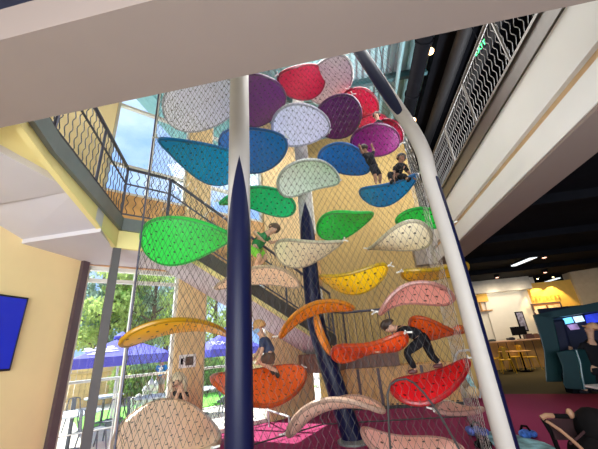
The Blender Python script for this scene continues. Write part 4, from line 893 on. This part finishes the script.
# counter
yk = 16.0; c0, c1_ = cq(474, 343, yk).x, cq(552, 339, yk).x
r = thing('cafe_counter', 'long cafe counter with pinkish top and wooden front at the far right', 'counter', ((c0 + c1_) / 2, yk, 0))
MB().box((0, 0, 1.11), (c1_ - c0, .7, .06)).build('worktop', mat('pink_wood_top', (.60, .38, .26), .5, var=.1), r, bevel=.01); MB().box((0, .08, .54), (c1_ - c0, .5, 1.08)).build('front_panel', mat('honey_wood', (.58, .34, .12), .6, var=.2, scale=3), r)
mb = MB()
for k in range(9): mb.box((-(c1_ - c0) / 2 + .2 + k * (c1_ - c0 - .4) / 8, -.185, .54), (.02, .02, 1.05))
mb.build('panel_joint', M_brown, r)
# on the counter
p = cq(519.5, 334, yk); r = thing('computer_monitor', 'black computer monitor standing on the cafe counter', 'monitor', (p.x, yk, 1.14))
MB().box((0, 0, .36), (.62, .04, .36)).build('screen', M_black, r, bevel=.008); MB().box((0, .03, .12), (.06, .04, .18)).build('stand', M_black, r); MB().box((0, 0, .01), (.26, .18, .02)).build('foot', M_black, r)
for (u, w, h, lab, nm, col) in ((491, .3, .10, 'flat dark tray on the counter beside the white column', 'tray', (.03, .05, .06)), (511, .26, .12, 'low dark card reader on the counter left of the monitor', 'card_reader', (.02, .02, .03)), (530, .34, .22, 'dark coffee machine on the counter right of the monitor', 'coffee_machine', (.07, .03, .03)), (536.5, .26, .20, 'brownish cash box on the counter nearest the arcade booth', 'cash_box', (.16, .08, .05))):
    p = cq(u, 340, yk); r = thing(nm, lab, nm.replace('_', ' '), (p.x, yk, 1.14)); mm = mat(nm + '_plastic', col, .4)
    MB().box((0, 0, h * .4), (w, .3, h * .8)).build('body', mm, r, bevel=.02); MB().box((0, -.1, h * .82), (w * .6, .08, h * .3)).build('head', mm, r, bevel=.01)
# poster, shelves, niche boards
def wall_panel(name, label, cat, u0, v0, u1, v1, y, frame, face, th=.05, bw=.05):
    a = cq(u0, v0, y); b = cq(u1, v1, y); w = b.x - a.x; h = abs(a.z - b.z); c = ((a.x + b.x) / 2, y, (a.z + b.z) / 2); r = thing(name, label, cat, c)
    MB().box((0, 0, 0), (w, th, h)).build('frame', frame, r, bevel=.008); MB().box((0, -th / 2 - .004, 0), (w - 2 * bw, .008, h - 2 * bw)).build('picture', face, r); return r, w, h
wall_panel('poster', 'dark framed bluish poster on the white cafe wall', 'poster', 514.3, 312, 529, 331, YC - .14, M_black, mat('poster_print', (.22, .22, .34), .5, var=.7, scale=9))
r, w, h = wall_panel('menu_board', 'dark framed pair of menu screens in the yellow niche', 'menu board', 530.5, 304, 568, 322, YC - .32, M_brown, mat('menu_back', (.25, .10, .03), .6), bw=.06)
for x in (-1, 1):
    MB().box((x * w * .235, -.04, .05), (w * .40, .02, h * .62)).build('screen', mat('menu_screen', (.75, .42, .20), .4, var=.5, scale=5, emit=.6), r); 
    MB().ball((x * w * .235 - .12, -.05, .1), .16, 12, (1.2, .05, .8)).build('food_picture', mat('food_print', (.85, .75, .6), .5), r)
# letters there are too blurred to read, so only their row of small raised marks is built
p = cq(546, 298.5, YC - .28); r = thing('niche_lettering', 'row of small raised golden marks above the menu screens', 'sign', tuple(p)); 
for k, hh in enumerate((.16, .2, .13, .2, .16, .12, .2, .17)): MB().box((-.6 + k * .17, 0, .02 + .02 * (k % 3)), (.08, .03, hh)).build('raised_mark', mat('gold_marks', (.60, .36, .06), .5), r)
for u in (540, 556):
    p = cq(u, 290, YC - .6); q = thing('niche_spot', 'left spotlight washing the yellow niche' if u < 550 else 'right spotlight washing the yellow niche', 'ceiling lamp', (p.x, YC - .75, 3.75), 0, 'spotlights over the yellow niche')
    MB().lathe([(.05, 0), (.06, .14), (.03, .16)], seg=12).build('housing', M_black, q, True); MB().ball((0, 0, .0), .04).build('bulb', mat('yellow_bulb', (1, .8, .4), .4, emit=6), q, True)
    l = lamp('niche_beam', 'SPOT', (p.x, YC - .72, 3.7), 110, (1, .74, .3), .03, look=(0, .35, -1)); l.data.spot_size = radians(75); l.data.spot_blend = .3
p = cq(484, 304, YC - .2)
r = thing('wall_shelf', 'small golden wooden shelf frame on the white wall beside the column', 'shelf', (p.x, YC - .12, p.z))
MB().box((0, 0, .3), (.5, .2, .38)).build('cabinet', M_cafey, r); MB().box((.05, 0, -.32), (.5, .2, .04)).build('board', M_wood, r); MB().box((-.15, 0, -.1), (.04, .18, .42)).build('upright', M_wood, r)
# yellow chairs and tables
M_yc = mat('yellow_chair_metal', (.85, .50, .03), .4, var=.05)
cs = [(497, 371, 11.9, .4, 'yellow metal chair beside the white column'), (509, 373, 11.7, 2.9, 'yellow metal chair second from the white column, back to the viewer'), (519, 369, 12.3, -1.2, 'yellow metal chair turned sideways in the middle of the cafe'), (533, 370, 12.0, 1.7, 'yellow metal chair closest to the arcade booth'), (526, 366, 12.75, .2, 'yellow metal chair right under the counter front'), (503, 369, 12.7, 3.6, 'yellow metal chair by the counter near the column')]
for (u, v, y, rz, lab) in cs: p = atZ(u, v, 0); chair('cafe_chair', lab, 'yellow cafe chairs', p, rz, M_yc, .46, 0.0, 1.05)
for (u, y, lab) in ((514, 371, 'small wooden cafe table among the yellow chairs, left'), (526.5, 371.5, 'small wooden cafe table among the yellow chairs, right')):
    p = atZ(u, y, 0); r = thing('cafe_table', lab, 'table', (p.x, p.y, 0), 0, 'cafe tables'); MB().box((0, 0, .74), (.62, .5, .03)).build('tabletop', M_wood, r, bevel=.01); MB().tube([(0, 0, 0), (0, 0, .73)], .03, 8).build('stem', M_black, r, True); MB().lathe([(.24, 0), (.22, .02), (.04, .05)], seg=16).build('foot', M_black, r, True)

# ------------------------------------------------------------------ arcade booth with a seated player
M_teal = mat('dark_teal_shell', (.006, .036, .040), .4, var=.1); M_teal2 = mat('teal_edge', (.02, .09, .11), .3); M_navyb = mat('booth_inside', (.008, .012, .04), .5)
YB = 9.4
def bq(u, v, y=YB): return atY(u, v, y)
bx = bq(560, 380)
r = thing('arcade_booth', 'big dark teal arcade booth with lit blue screens at the right edge', 'arcade booth', (bx.x, YB, 0)); b0 = r.location.copy()
def outline(px, y): return [bq(u, v, y) - b0 for (u, v) in px]
left = outline(((532.5, 315), (552, 312), (556, 330), (560, 348), (563, 365), (562, 382), (546, 382), (544, 352), (541, 340)), YB)
for p in left: p.z = max(p.z, .0)
bk_ = Vector((bx.x / YB * .9, .9, 0)); MB().slab(left, tuple(bk_)).build('side_panel', M_teal, r, bevel=.02)
mid = outline(((556, 352), (566, 350), (576, 351), (580, 362), (584, 390), (566, 389), (563, 384), (562, 366)), YB - .45)
for p in mid: p.z = max(p.z, .0)
MB().slab(mid, (.35, .10, 0)).build('seat_shell', M_teal, r, bevel=.02)
MB().tube(outline(((576, 350), (580, 362), (582, 376), (584.5, 389)), YB - .46), .03, 8).build('edge_trim', M_teal2, r, True)
top = outline(((532.5, 315), (598, 302), (612, 300), (612, 309), (552, 318)), YB); MB().slab(top, tuple(bk_ * 1.4)).build('canopy', M_teal, r)
bk = bq(552, 318, YB + 1.0) - b0; bw_ = MB().box((bk.x + 1.1, 1.15, 1.05), (2.6, .1, 2.1)).build('back_wall', M_navyb, r); MB().box((bk.x + 2.3, .5, 1.05), (.1, 1.2, 2.1)).build('side_wall', M_navyb, r)
hood = outline(((550, 321), (564, 319), (568, 335), (572, 352), (560, 356), (554, 340)), YB + .35); MB().slab(hood, (.2, .35, 0)).build('seat_back', M_navyb, r, bevel=.05)
M_sb = mat('screen_blue', (.12, .45, .85), .3, var=.3, scale=5, emit=1.3); M_sw = mat('screen_white', (.45, .62, .75), .3, var=.3, scale=6, emit=1.2); M_sp = mat('screen_violet', (.30, .20, .42), .3, var=.5, scale=5, emit=.6); M_sd = mat('screen_deep', (.01, .02, .28), .3, var=.6, scale=4, emit=1.0)
for (px, m) in ((((564, 318.5), (571.5, 317), (574, 322.5), (566.5, 324)), M_sb), (((574, 316.7), (582, 315.5), (585, 321), (577, 322.5)), M_sw), (((568, 325), (577, 323.5), (580, 329), (572, 330)), M_sp), (((586, 315), (600, 312.5), (602, 322), (588, 323)), M_sd)):
    MB().slab(outline(px, YB + .9), (0, .06, 0)).build('screen', m, bw_)
MB().box((bx.x * 0 + .45, .1, .42), (.6, .5, .12)).build('seat', M_navyb, r, bevel=.04); MB().box((.45, .25, .2), (.4, .3, .4)).build('seat_base', M_black, r)
y8 = YB - .35
J = joints(y8, head=(591, 329.5, 0), neck=(591, 338.5, 0), chest=(593, 349, 0), pelvis=(595, 370, .05), lshoulder=(582.5, 345, .02), lelbow=(577, 357, .1), lhand=(572, 350, .35), rshoulder=(604, 347, .05), relbow=(608, 360, .1), rhand=(600, 356, .35),
           lhip=(591, 371, .0), lknee=(581, 371, .25), rhip=(600, 371, .05), rknee=(594, 371, .4))
for s in 'lr': k = J[s + 'knee']; J[s + 'foot'] = Vector((k.x - .02, k.y + .05, .08))
person('person in a tan cap and black clothes sitting in the arcade booth', J, .125, (-.75, .55, .0), C_black, C_black, C_char, mat('tan_cap', (.62, .36, .20), .8), 1.9, 1.9, hair_style='cap')
p = atZ(597, 388, .45); tag(MB().box((0, 0, 0), (.5, .5, .04)).tube([(0, 0, -.45), (0, 0, 0)], .04, 8).build('side_table', mat('white_tabletop', (.75, .72, .72), .5), None), 'white low table corner at the right edge before the booth', 'table').location = (p.x + .2, p.y, .46)

# ------------------------------------------------------------------ stroller, bags, frame seat, on the magenta carpet
M_str = mat('stroller_fabric', (.028, .006, .008), .85, var=.3); M_strb = mat('stroller_black', (.005, .0045, .005), .9, var=.3, spec=.1); M_tan = mat('tan_leatherette', (.30, .16, .09), .5)
YS = 4.6
sq_ = lambda u, v, dy=0: atY(u, v, YS + dy)
b0 = sq_(580, 440); b0.z = 0
r = thing('stroller', 'dark stroller with tan handlebar and hanging basket at the lower right', 'stroller', tuple(b0))
L = lambda *pts: [sq_(*p) - b0 for p in pts]
MB().tube(L((541, 418, 0), (546, 415.5, 0), (553, 415.8, .02)), .028, 8).build('handle_grip', M_tan, r, True)
MB().tube(L((553, 416, .02), (567, 416.2, .1), (576, 416, .2), (588, 419, .3)), .026, 8).build('handlebar', M_strb, r, True)
MB().ball(tuple(sq_(570, 413.5, .1) - b0), .05, 10, (.8, .8, 1.1)).build('cup_holder', M_tan, r, True)
MB().tube(L((543, 420, 0), (548, 422, 0), (560, 430, -.05), (572, 440, -.1), (584, 451, -.15), (592, 460, -.2)), .018, 8).build('frame_tube', M_tan, r, True)
MB().tube(L((543, 419, 0), (552, 434, .1), (558, 449, .2), (562, 462, .25)), .026, 8).build('frame_tube', M_strb, r, True)
MB().slab(L((549, 420, .05), (577, 418, .3), (583, 434, .3), (576, 440, .1), (556, 440, .02)), (.03, .12, -.02)).build('basket', M_str, r)
MB().ball(tuple(sq_(597, 430, .15) - b0), .25, 18, (.8, 1, .95)).build('canopy', M_strb, r, True)
MB().ball(tuple(sq_(598, 452, .1) - b0), .28, 16, (1.0, 1, .6)).build('seat_pod', M_strb, r, True)
MB().tube(L((570, 444, -.05), (580, 436, 0), (586, 430, .1)), .014, 8).build('arm_bar', M_str, r, True)
for (u, dy) in ((572, -.2), (600, .3)):
    q = sq_(u, 470, dy) - b0; MB().lathe([(.06, -.03), (.14, -.03), (.14, .03), (.06, .03)], (q.x, q.y, .14), 18, Matrix.Rotation(pi / 2, 3, 'X')).build('wheel', M_strb, r, True)
def lump(name, label, cat, u, v, size, m, seed, extra=None):
    p = atZ(u, v, 0); rng = random.Random(seed); rt = thing(name, label, cat, (p.x, p.y, 0)); mb = MB()
    for k in range(5): mb.ball((rng.uniform(-.5, .5) * size, rng.uniform(-.3, .3) * size, size * rng.uniform(.18, .3)), size * rng.uniform(.28, .42), 12, (1, .9, .7))
    mb.build('body', m, rt, True)
    MB().tube([(-.3 * size, 0, .4 * size), (-.1 * size, 0, .75 * size), (.2 * size, 0, .7 * size), (.35 * size, 0, .4 * size)], .018, 6).build('strap', M_strb, rt, True); return rt
lump('bag', 'crumpled blue patterned bag on the carpet left of the white column', 'bag', 478, 435, .25, mat('blue_pattern_cloth', (.09, .13, .42), .8, var=.9, scale=14), 1)
lump('bag', 'bright blue bag lying on the pale blue mat near the stroller', 'bag', 527, 438, .22, mat('bright_blue_cloth', (.05, .16, .62), .8, var=.8, scale=14), 2)
lump('backpack', 'black backpack by the foot of the white column', 'backpack', 484, 448, .2, M_strb, 3)
mt = MB(); q = [atZ(u, v, 0) for (u, v) in ((484, 433), (500, 432), (520, 437), (545, 444), (562, 452), (540, 462), (505, 455), (492, 444))]
tag(mt.prism([(p.x, p.y) for p in q], .0, .02).build('play_mat', mat('pale_blue_mat', (.22, .44, .62), .9, var=.95, scale=4)), 'pale blue and yellow patterned mat on the carpet by the column', 'mat')
# small frame seat with a striped sling behind the red platform
fs = atZ(468, 401, 0); r = thing('frame_seat', 'small wooden frame seat with a turquoise striped sling behind the red platform', 'seat', tuple(fs)); YF = fs.y
fq = lambda u, v, dy=0: atY(u, v, YF + dy) - fs
for pts in (((459, 399), (461.5, 386), (464.5, 373)), ((477, 399), (475, 386), (469, 372))): MB().tube([fq(*p) for p in pts], .035, 8).build('leg', mat('frame_wood', (.62, .42, .22), .6), r, True)
MB().slab([fq(464, 374), (fq(468, 373)), fq(478, 391, -.2), fq(474, 394, -.2)], (0, .03, .02)).build('sling', mat('turquoise_stripe', (.22, .58, .62), .7, var=.6, scale=10), r)
MB().ball(tuple(fq(472.5, 392, -.1)), .15, 12, (1.1, 1, .9)).build('cushion', mat('straw_cushion', (.78, .58, .28), .8), r, True)
wq = atZ(457, 398, 0)
MB().tube([fq(454.5, 366, .3), fq(456, 355, .3), fq(459, 351, .3), (fq(468, 350, .3)), fq(476, 353, .3), fq(480, 366, .3), fq(480, 398, .3)], .03, 8).build('hoop', MATS['white_rail'], r, True)
